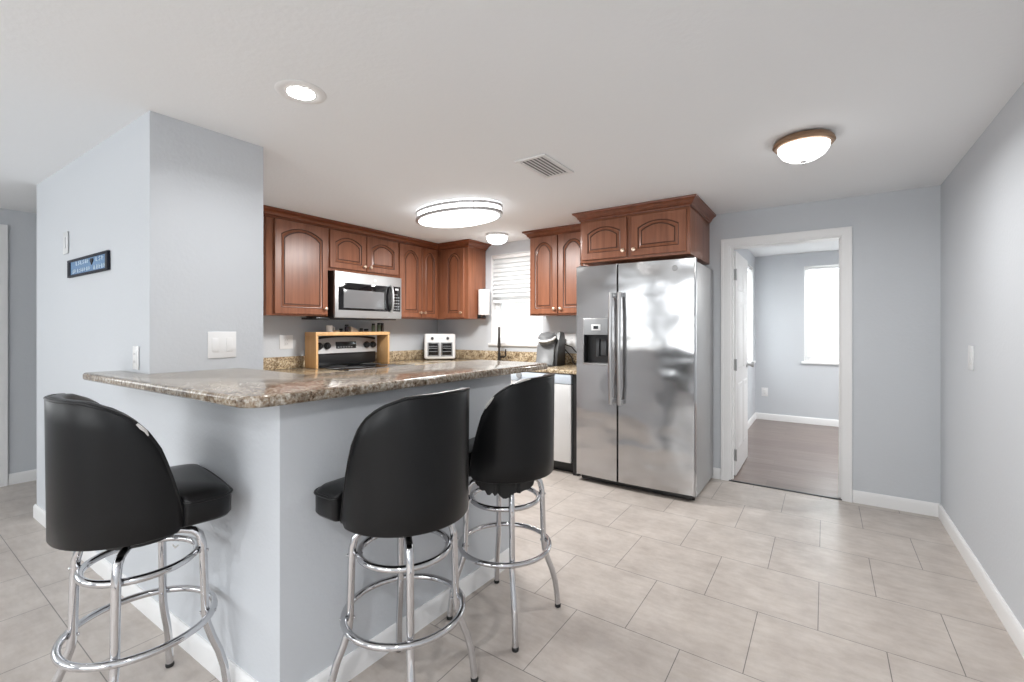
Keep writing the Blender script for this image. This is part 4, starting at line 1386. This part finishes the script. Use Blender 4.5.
bw = thing('bowl_ceiling_light', 'lit white bowl light with bronze ring in ceiling before the doorway', 'ceiling light', (-0.091, 2.775, CZ))
m = MB(); m.lathe([(0, CZ - 0.001), (0.108, CZ - 0.001), (0.124, CZ - 0.006), (0.134, CZ - 0.018), (0.138, CZ - 0.032), (0.130, CZ - 0.042), (0.117, CZ - 0.044), (0.115, CZ - 0.034)], (-0.091, 2.775, 0), 44); m.build('ring', BRONZE, bw)
m = MB(); m.lathe([(0, CZ - 0.03), (0.116, CZ - 0.042), (0.113, CZ - 0.062), (0.096, CZ - 0.088), (0.065, CZ - 0.108), (0.03, CZ - 0.116), (0, CZ - 0.117)], (-0.091, 2.775, 0), 40); m.build('bowl', LAMPB, bw)
m = MB(); m.lathe([(0, CZ - 0.114), (0.014, CZ - 0.116), (0.016, CZ - 0.121), (0.007, CZ - 0.127), (0.008, CZ - 0.133), (0, CZ - 0.138)], (-0.091, 2.775, 0), 18); m.build('finial', ALUM, bw)

vt = thing('ceiling_vent', 'white slatted air vent in the ceiling', 'vent', (-1.385, 2.37, CZ))
VX0, VX1, VY0, VY1 = -1.49, -1.285, 2.19, 2.55
m = MB()
for a, b, c, d in ((VX0, VX1, VY0, VY0 + 0.025), (VX0, VX1, VY1 - 0.025, VY1), (VX0, VX0 + 0.022, VY0 + 0.025, VY1 - 0.025), (VX1 - 0.022, VX1, VY0 + 0.025, VY1 - 0.025)):
    m.box(a, b, c, d, CZ - 0.010, CZ - 0.001, 0.002)
m.build('frame', VENTM, vt)
m = MB(); m.box(VX0 + 0.022, VX1 - 0.022, VY0 + 0.025, VY1 - 0.025, CZ - 0.003, CZ - 0.001); m.build('duct_opening', VENTDARK, vt)
m = MB()
for i in range(7):
    x = VX0 + 0.034 + i * 0.0245
    m.loft([[Vector((x + dx, y, CZ + dz)) for dx, dz in ((-0.011, -0.006), (-0.0100, -0.005), (0.0105, -0.012), (0.0095, -0.013))] for y in (VY0 + 0.025, VY1 - 0.025)])
m.build('slats', VENTM, vt)

# dome light added out of view to brighten the back room
br = thing('back_room_fill_light', 'added white dome fill light in the ceiling of the back room', 'ceiling light', (1.0, 5.9, 2.31))
m = MB(); m.lathe([(0, 2.309), (0.17, 2.309), (0.17, 2.285), (0.15, 2.28)], (1.0, 5.9, 0), 36); m.build('base_ring', WHITE, br)
m = MB(); m.lathe([(0, 2.29), (0.15, 2.286), (0.14, 2.25), (0.10, 2.215), (0, 2.20)], (1.0, 5.9, 0), 36); m.build('dome', LAMPB, br)

# ------------------------------------------------------------------ outside
tag(MB().box(-30, 30, BY + 3.5, 40, -0.30, -0.25).build('outside_ground', LAWN), 'pale ground outside the kitchen window', 'ground', kind='structure')
tr = thing('bare_tree', 'pale bare tree outside the kitchen window', 'tree', (-5.2, 9.6, -0.25))
m = MB()
rnd = random.Random(5)


def branch(p, d, L, r, dep):
    q = p + d * L
    mid = p + d * L * 0.5 + Vector((rnd.uniform(-.04, .04), rnd.uniform(-.04, .04), 0)) * L
    m.tube([p, mid, q], [r, r * 0.85, r * 0.7], 6)
    if dep:
        for k in range(3 if dep > 1 else 2):
            nd = (d + Vector((rnd.uniform(-.8, .8), rnd.uniform(-.8, .8), rnd.uniform(-.2, .5)))).normalized()
            branch(p + d * L * rnd.uniform(0.5, 1.0), nd, L * rnd.uniform(.55, .8), r * 0.62, dep - 1)


branch(Vector((-5.2, 9.6, -0.25)), Vector((0.05, 0, 1)).normalized(), 1.1, 0.10, 5)
m.build('branches', TREE, tr)
